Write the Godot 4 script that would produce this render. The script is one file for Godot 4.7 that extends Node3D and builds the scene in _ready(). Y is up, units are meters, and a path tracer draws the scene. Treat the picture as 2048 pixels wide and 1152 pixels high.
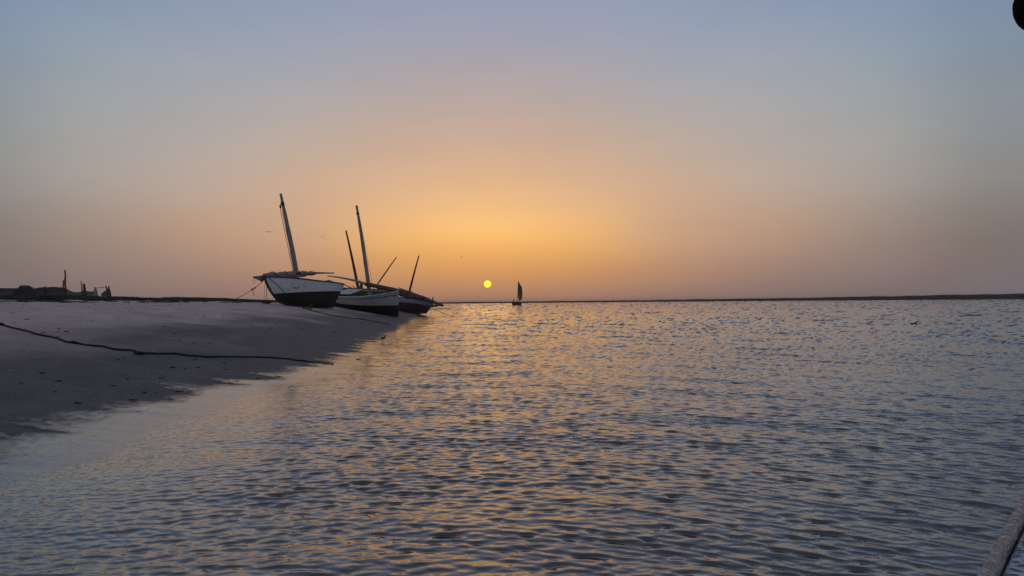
extends Node3D

# ---------------------------------------------------------------- helpers: naming
var used := {}
var M := {}
var rng := RandomNumberGenerator.new()

func numbered(called: String) -> String:
	if not used.has(called):
		used[called] = 0
		return called
	used[called] += 1
	return "%s_%03d" % [called, used[called]]

func thing(called: String, label: String, category: String, at := Transform3D(), group := "") -> Node3D:
	var o := Node3D.new()
	o.name = numbered(called)
	add_child(o)
	o.transform = at
	o.set_meta("label", label)
	o.set_meta("category", category)
	if group:
		o.set_meta("group", group)
	return o

func part(called: String, mesh: Mesh, m: Material, parent: Node) -> MeshInstance3D:
	var o := MeshInstance3D.new()
	o.mesh = mesh
	o.material_override = m
	o.name = called
	var n := 0
	while parent.has_node(NodePath(o.name)):
		n += 1
		o.name = "%s_%03d" % [called, n]
	parent.add_child(o)
	return o

func solo(called: String, mesh: Mesh, m: Material, label: String, category: String, at := Transform3D(), group := "") -> MeshInstance3D:
	var o := MeshInstance3D.new()
	o.mesh = mesh
	o.material_override = m
	o.name = numbered(called)
	add_child(o)
	o.transform = at
	o.set_meta("label", label)
	if category:
		o.set_meta("category", category)
	if group:
		o.set_meta("group", group)
	return o

func struct(called: String, mesh: Mesh, m: Material, label: String) -> MeshInstance3D:
	var o := solo(called, mesh, m, label, "")
	o.set_meta("kind", "structure")
	return o

# ---------------------------------------------------------------- helpers: meshes
func begin() -> SurfaceTool:
	var st := SurfaceTool.new()
	st.begin(Mesh.PRIMITIVE_TRIANGLES)
	return st

func done(st: SurfaceTool) -> ArrayMesh:
	st.generate_normals()
	return st.commit()

func quad(st: SurfaceTool, a: Vector3, b: Vector3, c: Vector3, d: Vector3) -> void:
	st.add_vertex(a); st.add_vertex(b); st.add_vertex(c)
	st.add_vertex(a); st.add_vertex(c); st.add_vertex(d)

# rings: Array of PackedVector3Array of equal length
func loft(st: SurfaceTool, rings: Array, closed := true, smooth := true, caps := false) -> void:
	st.set_smooth_group(0 if smooth else -1)
	for i in rings.size() - 1:
		var a: PackedVector3Array = rings[i]
		var b: PackedVector3Array = rings[i + 1]
		var n := a.size()
		for j in (n if closed else n - 1):
			var k := (j + 1) % n
			quad(st, a[j], b[j], b[k], a[k])
	if caps:
		st.set_smooth_group(-1)
		for e in 2:
			var r: PackedVector3Array = rings[0] if e == 0 else rings[rings.size() - 1]
			var c := Vector3.ZERO
			for p in r:
				c += p
			c /= r.size()
			for j in r.size():
				var k := (j + 1) % r.size()
				if e == 0:
					st.add_vertex(c); st.add_vertex(r[j]); st.add_vertex(r[k])
				else:
					st.add_vertex(c); st.add_vertex(r[k]); st.add_vertex(r[j])

func tube(st: SurfaceTool, pts: PackedVector3Array, radii: PackedFloat32Array, sides := 8, smooth := true) -> void:
	var rings := []
	var up := Vector3.UP
	for i in pts.size():
		var t := (pts[mini(i + 1, pts.size() - 1)] - pts[maxi(i - 1, 0)]).normalized()
		if absf(t.dot(up)) > 0.95:
			up = Vector3.RIGHT
		var x := t.cross(up).normalized()
		var y := x.cross(t).normalized()
		up = y
		var r := PackedVector3Array()
		var rad := radii[mini(i, radii.size() - 1)]
		for j in sides:
			var a := TAU * (j + 0.5) / sides
			r.append(pts[i] + (x * cos(a) + y * sin(a)) * rad)
		rings.append(r)
	loft(st, rings, true, smooth, true)

func tube_mesh(pts: PackedVector3Array, radii: PackedFloat32Array, sides := 8, smooth := true) -> ArrayMesh:
	var st := begin()
	tube(st, pts, radii, sides, smooth)
	return done(st)

func box(st: SurfaceTool, t: Transform3D, s: Vector3, bevel := 0.0) -> void:
	st.set_smooth_group(-1)
	var h := s / 2
	var rings := []
	var bv := minf(bevel, minf(h.x, minf(h.y, h.z)) * 0.6)
	for e in [[-h.y, bv], [-h.y + bv, 0.0], [h.y - bv, 0.0], [h.y, bv]]:
		var x: float = h.x - e[1]
		var z: float = h.z - e[1]
		var r := PackedVector3Array()
		for q in [Vector3(-x + bv, 0, -z), Vector3(x - bv, 0, -z), Vector3(x, 0, -z + bv), Vector3(x, 0, z - bv), Vector3(x - bv, 0, z), Vector3(-x + bv, 0, z), Vector3(-x, 0, z - bv), Vector3(-x, 0, -z + bv)]:
			r.append(t * Vector3(q.x, e[0], q.z))
		rings.append(r)
	loft(st, rings, true, false, true)

func box_mesh(t: Transform3D, s: Vector3, bevel := 0.01) -> ArrayMesh:
	var st := begin()
	box(st, t, s, bevel)
	return done(st)

func bez(a: Vector3, b: Vector3, sag: float, n := 12) -> PackedVector3Array:
	var r := PackedVector3Array()
	for i in n + 1:
		var t := float(i) / n
		r.append(a.lerp(b, t) - Vector3(0, sag * 4.0 * t * (1.0 - t), 0))
	return r

func spline(pts: Array, per := 5) -> PackedVector3Array:
	var r := PackedVector3Array()
	for i in pts.size() - 1:
		var p0: Vector3 = pts[maxi(i - 1, 0)]
		var p1: Vector3 = pts[i]
		var p2: Vector3 = pts[i + 1]
		var p3: Vector3 = pts[mini(i + 2, pts.size() - 1)]
		for k in per:
			r.append(p1.cubic_interpolate(p2, p0, p3, float(k) / per))
	r.append(pts[pts.size() - 1])
	return r

# bones: [from, to, r0, r1]; a smooth union of tapered capsules meshed as surface nets
func body_mesh(bones: Array, cell: float, k: float) -> ArrayMesh:
	var lo := Vector3.ONE * 1e9
	var hi := Vector3.ONE * -1e9
	for b in bones:
		var r: float = maxf(b[2], b[3]) + cell * 2.0
		for q in 2:
			lo = lo.min(b[q] - Vector3.ONE * r)
			hi = hi.max(b[q] + Vector3.ONE * r)
	var nx := int((hi.x - lo.x) / cell) + 2
	var ny := int((hi.y - lo.y) / cell) + 2
	var nz := int((hi.z - lo.z) / cell) + 2
	var f := PackedFloat32Array()
	f.resize(nx * ny * nz)
	for z in nz:
		for y in ny:
			for x in nx:
				var p := lo + Vector3(x, y, z) * cell
				var acc := 0.0
				for b in bones:
					var ab: Vector3 = b[1] - b[0]
					var t := clampf((p - b[0]).dot(ab) / maxf(ab.length_squared(), 1e-9), 0.0, 1.0)
					acc += exp(-((p - (b[0] + ab * t)).length() - lerpf(b[2], b[3], t)) / k)
				f[(z * ny + y) * nx + x] = -k * log(maxf(acc, 1e-30))
	var ids := {}
	var verts := PackedVector3Array()
	for z in nz - 1:
		for y in ny - 1:
			for x in nx - 1:
				var c := Vector3.ZERO
				var n := 0
				for e in [[0,0,0,1,0,0],[0,1,0,1,1,0],[0,0,1,1,0,1],[0,1,1,1,1,1],[0,0,0,0,1,0],[1,0,0,1,1,0],[0,0,1,0,1,1],[1,0,1,1,1,1],[0,0,0,0,0,1],[1,0,0,1,0,1],[0,1,0,0,1,1],[1,1,0,1,1,1]]:
					var va := f[((z + e[2]) * ny + y + e[1]) * nx + x + e[0]]
					var vb := f[((z + e[5]) * ny + y + e[4]) * nx + x + e[3]]
					if (va < 0.0) != (vb < 0.0):
						c += Vector3(e[0], e[1], e[2]).lerp(Vector3(e[3], e[4], e[5]), va / (va - vb))
						n += 1
				if n:
					ids[(z * ny + y) * nx + x] = verts.size()
					verts.append(lo + (Vector3(x, y, z) + c / n) * cell)
	var st := begin()
	st.set_smooth_group(0)
	for z in range(1, nz - 1):
		for y in range(1, ny - 1):
			for x in range(1, nx - 1):
				var at := (z * ny + y) * nx + x
				var here := f[at] < 0.0
				for axis in 3:
					var step: int = [1, nx, nx * ny][axis]
					if (f[at + step] < 0.0) == here:
						continue
					var u: int = [nx, nx * ny, 1][axis]
					var v: int = [nx * ny, 1, nx][axis]
					var a := verts[ids[at]]
					var b := verts[ids[at - u]]
					var c2 := verts[ids[at - u - v]]
					var d := verts[ids[at - v]]
					if here:
						quad(st, a, d, c2, b)
					else:
						quad(st, a, b, c2, d)
	return done(st)

# ---------------------------------------------------------------- helpers: materials
func lin(r: float, g: float, b: float, a := 1.0) -> Color:
	var c := Color(r, g, b).linear_to_srgb()
	c.a = a
	return c

func noise(s: int, freq: float, octaves := 4) -> FastNoiseLite:
	var n := FastNoiseLite.new()
	n.seed = s
	n.frequency = freq
	n.noise_type = FastNoiseLite.TYPE_SIMPLEX_SMOOTH
	n.fractal_octaves = octaves
	return n

func ntex(s: int, freq: float, stops: Array, size := 256, octaves := 5) -> NoiseTexture2D:
	var t := NoiseTexture2D.new()
	t.width = size
	t.height = size
	t.seamless = true
	t.noise = noise(s, freq, octaves)
	if stops.size():
		var g := Gradient.new()
		var offs := PackedFloat32Array()
		var cols := PackedColorArray()
		for q in stops:
			offs.append(q[0])
			cols.append(q[1])
		g.offsets = offs
		g.colors = cols
		t.color_ramp = g
	return t

func mat(called: String, c: Color, rough := 0.85, spec := 0.5) -> StandardMaterial3D:
	var m := StandardMaterial3D.new()
	m.resource_name = called
	m.albedo_color = c
	m.roughness = rough
	m.metallic_specular = spec
	m.cull_mode = BaseMaterial3D.CULL_DISABLED
	M[called] = m
	return m

# a worn surface: two or more tones in noise patches and a fine relief, in the object's own axes
func worn(called: String, s: int, freq: float, stops: Array, scale: Vector3, rough := 0.8, relief := 0.4, spec := 0.4) -> StandardMaterial3D:
	var m := mat(called, Color.WHITE, rough, spec)
	m.albedo_texture = ntex(s, freq, stops)
	m.uv1_triplanar = true
	m.uv1_scale = scale
	if relief > 0.0:
		m.heightmap_enabled = true
		m.heightmap_texture = ntex(s + 50, freq * 1.7, [])
		m.heightmap_scale = relief
	return m

# ---------------------------------------------------------------- the lie of the land
const SHORE := [[-24.0, -4.4], [0.0, -4.32], [5.2, -3.52], [6.9, -3.51], [9.3, -3.6], [12.3, -3.28], [14.8, -3.26], [19.4, -3.6], [24.8, -4.0], [46.4, -5.92], [64.0, -7.52], [84.8, -9.6], [104.0, -12.8], [128.0, -20.8], [160.0, -40.0], [208.0, -96.0], [264.0, -208.0], [500.0, -700.0]]
const RISE := [[-160.0, -3.2], [-24.0, -0.96], [-4.8, -0.36], [-2.4, -0.16], [0.0, 0.0], [0.8, 0.072], [1.92, 0.264], [4.0, 0.64], [6.0, 0.9], [8.0, 1.136], [10.4, 1.3], [14.4, 1.5], [22.4, 1.72], [32.0, 1.92], [48.0, 2.08], [240.0, 2.4]]

func along(table: Array, x: float) -> float:
	var n := table.size()
	if x <= table[0][0]:
		return table[0][1]
	for i in range(1, n):
		if x <= table[i][0]:
			return lerpf(table[i - 1][1], table[i][1], (x - table[i - 1][0]) / (table[i][0] - table[i - 1][0]))
	return table[n - 1][1]

var swell := noise(3, 0.22, 3)
var dune := noise(5, 0.07, 3)
var edge := noise(8, 0.35, 3)
var grainy := noise(11, 3.2, 3)
var ripple := noise(12, 1.0, 3)

func shore(d: float) -> float:
	return along(SHORE, d) + edge.get_noise_2d(d * 1.4, 3.0) * 0.12 * smoothstep(2.0, 8.0, d) + edge.get_noise_2d(d * 6.0, 90.0) * 0.07

func ground(x: float, z: float) -> float:
	var s := shore(-z) - x
	var y := along(RISE, s)
	y += swell.get_noise_2d(x * 1.6, z * 0.8) * 0.035 * smoothstep(0.2, 4.0, s)
	y += dune.get_noise_2d(x, z) * 0.16 * smoothstep(9.0, 18.0, s)
	return y

func fine_ground(x: float, z: float, s: float) -> float:
	return grainy.get_noise_2d(x * 0.9 + z * 0.35, z * 0.5) * 0.007 * smoothstep(-0.1, 0.4, s) + ripple.get_noise_2d(x * 2.0, z * 1.1) * 0.008 * smoothstep(0.0, 1.2, s)

func steps(from: float, pieces: Array) -> PackedFloat32Array:
	var r := PackedFloat32Array([from])
	var x := from
	for p in pieces:   # [until, step, growth]
		var st: float = p[1]
		while x < p[0]:
			x += st
			st = maxf(st * p[2], 0.03)
			r.append(x)
	return r

func sheet(pos: PackedVector3Array, cols: int, rows: int, colors: PackedColorArray, uvs: PackedVector2Array, normals: PackedVector3Array, keep: Callable) -> ArrayMesh:
	var idx := PackedInt32Array()
	var mid := (rows / 2) * cols + cols / 2
	var upward := (pos[mid + cols] - pos[mid]).cross(pos[mid + cols + 1] - pos[mid]).y < 0.0
	for i in rows - 1:
		for j in cols - 1:
			var a := i * cols + j
			if not keep.call(a):
				continue
			if upward:
				idx.append_array([a, a + cols, a + cols + 1, a, a + cols + 1, a + 1])
			else:
				idx.append_array([a, a + cols + 1, a + cols, a, a + 1, a + cols + 1])
	var arr := []
	arr.resize(Mesh.ARRAY_MAX)
	arr[Mesh.ARRAY_VERTEX] = pos
	arr[Mesh.ARRAY_INDEX] = idx
	if colors.size():
		arr[Mesh.ARRAY_COLOR] = colors
	if uvs.size():
		arr[Mesh.ARRAY_TEX_UV] = uvs
	if normals.size() == 0:
		normals = PackedVector3Array()
		normals.resize(pos.size())
		for k in range(0, idx.size(), 3):
			var n := (pos[idx[k + 1]] - pos[idx[k]]).cross(pos[idx[k + 2]] - pos[idx[k]])
			if n.y < 0.0:
				n = -n
			for q in 3:
				normals[idx[k + q]] += n
		for k in normals.size():
			normals[k] = normals[k].normalized()
	arr[Mesh.ARRAY_NORMAL] = normals
	var mesh := ArrayMesh.new()
	mesh.add_surface_from_arrays(Mesh.PRIMITIVE_TRIANGLES, arr)
	return mesh

# ---------------------------------------------------------------- the sky
const SKY_UP := [0.0, 2.0, 4.0, 5.5, 8.0, 11.5, 16.5, 22.0, 35.0, 60.0, 90.0]
const SKY_ROUND := [0.0, 7.0, 14.0, 21.0, 28.0, 35.0, 60.0, 110.0, 180.0]
const SKY := [
	[[172,128,104],[170,127,106],[154,121,108],[138,116,110],[124,110,108],[110,100,102],[104,102,108],[120,114,122],[128,118,126]],
	[[210,150,96],[200,146,100],[178,136,110],[156,128,115],[138,120,115],[120,108,106],[114,112,116],[132,126,138],[142,132,142]],
	[[240,176,102],[228,170,106],[196,154,122],[174,143,123],[148,131,121],[126,115,110],[120,120,124],[138,136,148],[150,142,152]],
	[[250,193,120],[236,181,120],[200,162,131],[183,152,129],[155,139,129],[131,123,118],[126,126,130],[140,142,155],[152,148,158]],
	[[232,184,134],[222,178,138],[202,168,141],[184,163,149],[164,154,147],[138,136,134],[130,132,140],[140,147,162],[150,150,163]],
	[[206,172,148],[200,170,148],[188,169,156],[174,165,160],[160,159,158],[137,142,147],[130,138,150],[136,146,165],[144,148,165]],
	[[176,164,166],[172,164,167],[164,164,172],[157,162,172],[145,156,169],[128,142,160],[124,140,160],[124,140,166],[130,140,162]],
	[[150,156,178],[148,156,178],[143,154,178],[137,150,176],[128,144,173],[118,137,166],[120,138,164],[122,140,168],[126,138,164]],
	[[140,146,166],[139,146,166],[136,144,166],[132,143,165],[127,140,164],[121,136,162],[126,138,162],[128,140,162],[132,140,160]],
	[[136,142,160],[136,142,160],[135,142,160],[134,141,160],[133,140,160],[132,140,159],[132,140,159],[133,140,159],[134,140,158]],
	[[134,140,158],[134,140,158],[134,140,158],[134,140,158],[134,140,158],[134,140,158],[134,140,158],[134,140,158],[134,140,158]]]
const SUN_AZIMUTH := -1.847
const SUN_HEIGHT := 1.374

# Catmull-Rom weights on an uneven scale: (index, share, with the neighbours' slopes)
func curve(v: Array, at: Array, x: float) -> Vector3:
	var i := 0
	while i < at.size() - 2 and x > at[i + 1]:
		i += 1
	var h: float = at[i + 1] - at[i]
	var t := clampf((x - at[i]) / h, 0.0, 1.0)
	var a: Vector3 = v[i]
	var b: Vector3 = v[i + 1]
	var ma: Vector3 = (b - v[i - 1]) / (at[i + 1] - at[i - 1]) * h if i > 0 else Vector3.ZERO
	var mb: Vector3 = (v[i + 2] - a) / (at[i + 2] - at[i]) * h if i < at.size() - 2 else Vector3.ZERO
	var t2 := t * t
	var t3 := t2 * t
	return a * (2 * t3 - 3 * t2 + 1) + ma * (t3 - 2 * t2 + t) + b * (3 * t2 - 2 * t3) + mb * (t3 - t2)

func sky_texture() -> ImageTexture:
	var w := 1024
	var h := 512
	var im := Image.create(w, h, false, Image.FORMAT_RGBF)
	var dust := noise(21, 1.1, 3)
	for x in w:
		var az := absf(wrapf((x + 0.5) / w * 360.0 - SUN_AZIMUTH, -180.0, 180.0))
		var column := []
		for row in SKY:
			var line := []
			for q in row:
				line.append(Vector3(q[0], q[1], q[2]) / 255.0)
			column.append(curve(line, SKY_ROUND, az))
		for y in h:
			var el := 90.0 - (y + 0.5) / h * 180.0
			var c: Vector3
			if el < 0.0:
				c = Vector3(0.26, 0.26, 0.28)
			else:
				c = curve(column, SKY_UP, el)
				c *= 1.0 + 0.010 * dust.get_noise_2d(x * 0.02, el * 0.35)
			im.set_pixel(x, y, Color(c.x, c.y, c.z).srgb_to_linear())
	return ImageTexture.create_from_image(im)

# ---------------------------------------------------------------- boats
# u runs from the stern (0) to the bow (1), v from the keel (0) to the sheer (1); +x is the bow, +z starboard
func hull_at(P: Dictionary, u: float, v: float, side: float, off := 0.0) -> Vector3:
	var f: float
	if u < 0.45:
		f = lerpf(P.stern_w, 1.0, sin(PI / 2 * pow(u / 0.45, 0.85)))
	else:
		f = cos(PI / 2 * pow((u - 0.45) / 0.55, P.get("full", 1.9)))
	var keel: float = P.bow_lift * pow(smoothstep(0.6, 1.0, u), 1.5) + P.stern_lift * pow(1.0 - smoothstep(0.0, 0.35, u), 1.5)
	var top: float = P.D + P.bow_rise * pow(u, 2.2) + P.stern_rise * pow(1.0 - u, 2.2)
	var n := lerpf(0.42, 0.85, smoothstep(0.55, 1.0, u)) + 0.35 * (1.0 - smoothstep(0.0, 0.3, u))
	var bent := lerpf(v, 1.0 - pow(1.0 - clampf(v, 0.0, 1.0), 1.9), P.get("stem_curve", 0.0) * smoothstep(0.5, 1.0, u))
	var x := lerpf(lerpf(-P.L / 2 + P.stern_rake, P.L / 2 - P.bow_rake, u), lerpf(-P.L / 2, P.L / 2, u), bent)
	var w: float = P.B / 2 * f * pow(v, n)
	return Vector3(x, lerpf(keel, top, v), side * maxf(w + off * smoothstep(0.0, 0.08, w), 0.0))

func paint_line(P: Dictionary, u: float) -> float:
	var keel := hull_at(P, u, 0.0, 1.0).y
	var top := hull_at(P, u, 1.0, 1.0).y
	return clampf((lerpf(P.line_stern, P.line_bow, u) - keel) / (top - keel), 0.05, 0.95)

func sheer_line(P: Dictionary, side: float, v: float, off: float, from := 0.0, to := 1.0) -> PackedVector3Array:
	var r := PackedVector3Array()
	for i in 25:
		r.append(hull_at(P, lerpf(from, to, i / 24.0), v, side, off))
	return r

func make_boat(called: String, label: String, at: Transform3D, P: Dictionary) -> Node3D:
	var o := thing(called, label, "boat", at, "fishing sailboats drawn up on the beach" if P.get("beached", true) else "")
	var nu := 26
	# the bottom below the paint line
	var st := begin()
	for side in [-1.0, 1.0]:
		var rings := []
		for i in nu + 1:
			var u := float(i) / nu
			var r := PackedVector3Array()
			for j in 9:
				r.append(hull_at(P, u, paint_line(P, u) * j / 8.0, side, 0.004))
			rings.append(r)
		loft(st, rings, false)
	if P.stern_w > 0.02:
		st.set_smooth_group(-1)
		for j in 8:
			var v0 := paint_line(P, 0.0) * j / 8.0
			var v1 := paint_line(P, 0.0) * (j + 1) / 8.0
			quad(st, hull_at(P, 0, v0, -1), hull_at(P, 0, v1, -1), hull_at(P, 0, v1, 1), hull_at(P, 0, v0, 1))
	part("bottom", done(st), M[P.bottom], o)
	# the topsides: lapped strakes, three a side
	for side in [-1.0, 1.0]:
		for k in 3:
			var s2 := begin()
			var rings := []
			for i in nu + 1:
				var u := float(i) / nu
				var pl := paint_line(P, u)
				var v0 := lerpf(pl, 1.0, k / 3.0) - 0.006
				var v1 := lerpf(pl, 1.0, (k + 1) / 3.0)
				rings.append(PackedVector3Array([hull_at(P, u, v0, side, 0.0), hull_at(P, u, v0, side, 0.030), hull_at(P, u, lerpf(v0, v1, 0.5), side, 0.026), hull_at(P, u, v1, side, 0.016), hull_at(P, u, v1, side, -0.02)]))
			loft(s2, rings, false, false)
			part("strake", done(s2), M[P.sides], o)
	if P.stern_w > 0.02:
		var s3 := begin()
		s3.set_smooth_group(-1)
		for j in 5:
			var v0 := lerpf(paint_line(P, 0.0), 1.0, j / 5.0)
			var v1 := lerpf(paint_line(P, 0.0), 1.0, (j + 1) / 5.0)
			quad(s3, hull_at(P, 0, v0, -1, 0.01), hull_at(P, 0, v1, -1, 0.01), hull_at(P, 0, v1, 1, 0.01), hull_at(P, 0, v0, 1, 0.01))
		part("transom", done(s3), M[P.sides], o)
	# the inside
	var s4 := begin()
	for side in [-1.0, 1.0]:
		var rings := []
		for i in nu + 1:
			var u := lerpf(0.01, 0.985, float(i) / nu)
			var r := PackedVector3Array()
			for j in 6:
				r.append(hull_at(P, u, lerpf(0.3, 0.99, j / 5.0), side, -0.05))
			rings.append(r)
		loft(s4, rings, false)
	part("inner_planking", done(s4), M[P.inside], o)
	var s5 := begin()
	var floor_rings := []
	for i in nu + 1:
		var u := lerpf(0.02, 0.97, float(i) / nu)
		var v: float = P.floor_v
		floor_rings.append(PackedVector3Array([hull_at(P, u, v, -1, -0.045), hull_at(P, u, v + 0.02, 0.0), hull_at(P, u, v, 1, -0.045)]))
	loft(s5, floor_rings, false)
	part("floor_boards", done(s5), M.old_wood, o)
	if P.foredeck < 0.99:
		var s6 := begin()
		var deck_rings := []
		for i in 10:
			var u := lerpf(P.foredeck, 0.985, i / 9.0)
			deck_rings.append(PackedVector3Array([hull_at(P, u, 0.93, -1, -0.04), hull_at(P, u, 0.955, 0.0), hull_at(P, u, 0.93, 1, -0.04)]))
		loft(s6, deck_rings, false)
		part("foredeck", done(s6), M.deck_paint, o)
	for u in P.thwarts:
		var a := hull_at(P, u, 0.82, -1, -0.03)
		var b := hull_at(P, u, 0.82, 1, -0.03)
		part("thwart", box_mesh(Transform3D(Basis(), (a + b) / 2), Vector3(0.22, 0.045, a.distance_to(b)), 0.008), M.old_wood, o)
	# rails, stem and sternpost
	for side in [-1.0, 1.0]:
		part("gunwale", tube_mesh(sheer_line(P, side, 1.0, 0.0), PackedFloat32Array([0.05]), 6, false), M[P.rail], o)
		if P.has("rub"):
			part("rub_rail", tube_mesh(sheer_line(P, side, 0.88, 0.03, 0.0, 0.995), PackedFloat32Array([0.028]), 6, false), M[P.rub], o)
	var pb := paint_line(P, 1.0)
	for h in 2:
		var stem := PackedVector3Array()
		for j in 7:
			stem.append(hull_at(P, 1.0, lerpf(pb, 1.05, j / 6.0) if h else lerpf(0.0, pb, j / 6.0), 0.0) + Vector3(0.03 - 0.004 * h, 0, 0))
		part("stem", tube_mesh(stem, PackedFloat32Array([0.075]), 4, false), M[P.get("stem", P.rail)] if h else M[P.bottom], o)
	var post := PackedVector3Array()
	for j in 9:
		post.append(hull_at(P, 0.0, j / 8.0, 0.0) - Vector3(0.02, 0, 0))
	part("sternpost", tube_mesh(post, PackedFloat32Array([0.06]), 4, false), M[P.bottom], o)
	var keel := PackedVector3Array()
	for i in 21:
		keel.append(hull_at(P, i / 20.0, 0.0, 0.0) - Vector3(0, 0.05, 0))
	part("keel", tube_mesh(keel, PackedFloat32Array([0.08]), 4, false), M[P.bottom], o)
	return o

var hang: Node = null   # the spar that the next ropes, lashings and sails belong to

func local(o: Node3D, pts: Array) -> PackedVector3Array:
	var inv := o.transform.affine_inverse()
	var r := PackedVector3Array()
	for p in pts:
		r.append(inv * p)
	return r

# a spar: tapered, slightly bent
func spar(o: Node3D, called: String, a: Vector3, b: Vector3, r0: float, r1: float, r2: float, bend: Vector3, m: Material) -> MeshInstance3D:
	var pts := []
	var rad := PackedFloat32Array()
	for i in 15:
		var t := i / 14.0
		pts.append(a.lerp(b, t) + bend * 4.0 * t * (1.0 - t))
		rad.append((lerpf(r0, r1, t * 2.0) if t < 0.5 else lerpf(r1, r2, t * 2.0 - 1.0)) * (1.0 + 0.05 * sin(i * 2.4)))
	return part(called, tube_mesh(local(o, pts), rad, 10), m, o)

func line(o: Node3D, called: String, a: Vector3, b: Vector3, sag: float, r: float, m: Material, n := 10) -> MeshInstance3D:
	return part(called, tube_mesh(local(o, Array(bez(a, b, sag, n))), PackedFloat32Array([r]), 6), m, hang if hang else o)

# a furled sail: an uneven roll of cloth along a spar, gathered where the lashings hold it
func furl(o: Node3D, a: Vector3, b: Vector3, rads: Array, drop: float, s: int, cloth := "sailcloth") -> MeshInstance3D:
	var n := noise(s, 0.9, 3)
	var inv := o.transform.affine_inverse()
	var rings := []
	var dir := (b - a).normalized()
	var x := dir.cross(Vector3.UP).normalized()
	var y := x.cross(dir)
	for i in 41:
		var t := i / 40.0
		var q := t * (rads.size() - 1)
		var r := lerpf(rads[int(q)], rads[mini(int(q) + 1, rads.size() - 1)], q - int(q))
		var tied := (1.0 - 0.22 * pow(absf(cos(t * PI * 5.0 + 0.4 * sin(t * 11.0))), 10.0)) * (1.0 + 0.28 * n.get_noise_1d(t * 14.0 + 40.0))
		var c := a.lerp(b, t) - Vector3(0, drop * r, 0)
		var ring := PackedVector3Array()
		for j in 12:
			var an := TAU * j / 12.0
			var rr := r * tied * (1.0 + 0.6 * n.get_noise_3d(t * 9.0, cos(an) * 1.3, sin(an) * 1.3 + t * 5.0))
			ring.append(inv * (c + x * cos(an) * rr * 0.85 + y * sin(an) * rr))
		rings.append(ring)
	var st := begin()
	loft(st, rings, true, true, true)
	return part("furled_sail", done(st), M[cloth], hang if hang else o)

func lashing(o: Node3D, c: Vector3, dir: Vector3, r: float, turns := 4, thick := 0.014) -> MeshInstance3D:
	var x := dir.cross(Vector3(0.3, 1, 0.1)).normalized()
	var y := x.cross(dir).normalized()
	var pts := []
	for i in turns * 10 + 1:
		var a := TAU * i / 10.0
		pts.append(c + (x * cos(a) + y * sin(a)) * r + dir * (i / (turns * 10.0) - 0.5) * thick * 2.2 * turns)
	return part("lashing", tube_mesh(local(o, pts), PackedFloat32Array([thick]), 5), M.rope, hang if hang else o)

func boat_place(x: float, y: float, z: float, bow: Vector2, pitch: float, heel: float) -> Transform3D:
	var yaw := atan2(-bow.y, bow.x)
	return Transform3D(Basis(Vector3.UP, yaw) * Basis(Vector3(0, 0, 1), deg_to_rad(pitch)) * Basis(Vector3(1, 0, 0), deg_to_rad(heel)), Vector3(x, y, z))

# ---------------------------------------------------------------- the scene
func _ready() -> void:
	rng.seed = 77
	# camera, sky, sun, exposure
	var cam := Camera3D.new()
	cam.name = "camera"
	cam.position = Vector3(0, 1.2, 0)
	cam.rotation_degrees = Vector3(1.057, 0, -0.487)
	cam.fov = 2.0 * rad_to_deg(atan(576.0 / 1518.0))
	cam.near = 0.05
	cam.far = 6000.0
	add_child(cam)
	var env := Environment.new()
	env.background_mode = Environment.BG_SKY
	var pano := PanoramaSkyMaterial.new()
	pano.panorama = sky_texture()
	var sky := Sky.new()
	sky.sky_material = pano
	env.sky = sky
	env.tonemap_mode = Environment.TONE_MAPPER_LINEAR
	env.tonemap_exposure = 1.03
	env.fog_enabled = true   # the dust in the evening air
	env.fog_density = 0.0002
	env.fog_light_color = Color(1.0, 0.86, 0.78)
	env.sdfgi_enabled = true
	env.ssao_enabled = true
	env.ssil_enabled = true
	var we := WorldEnvironment.new()
	we.name = "air"
	we.environment = env
	add_child(we)
	var towards := Vector3(sin(deg_to_rad(SUN_AZIMUTH)) * cos(deg_to_rad(SUN_HEIGHT)), sin(deg_to_rad(SUN_HEIGHT)), -cos(deg_to_rad(SUN_AZIMUTH)) * cos(deg_to_rad(SUN_HEIGHT)))
	var sun := DirectionalLight3D.new()   # a setting sun, most of its light lost in the dust
	sun.name = "sunlight"
	sun.light_color = lin(1.0, 0.62, 0.22)
	sun.light_energy = 0.0005
	sun.light_angular_distance = 4.0
	sun.shadow_enabled = true
	add_child(sun)
	sun.look_at_from_position(Vector3.ZERO, -towards)
	materials()
	land()
	water()
	far_shore()
	sun_disc(towards)
	fleet()
	camp()
	scrub()
	near_boat()
	wildlife()
	small_things()

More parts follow.
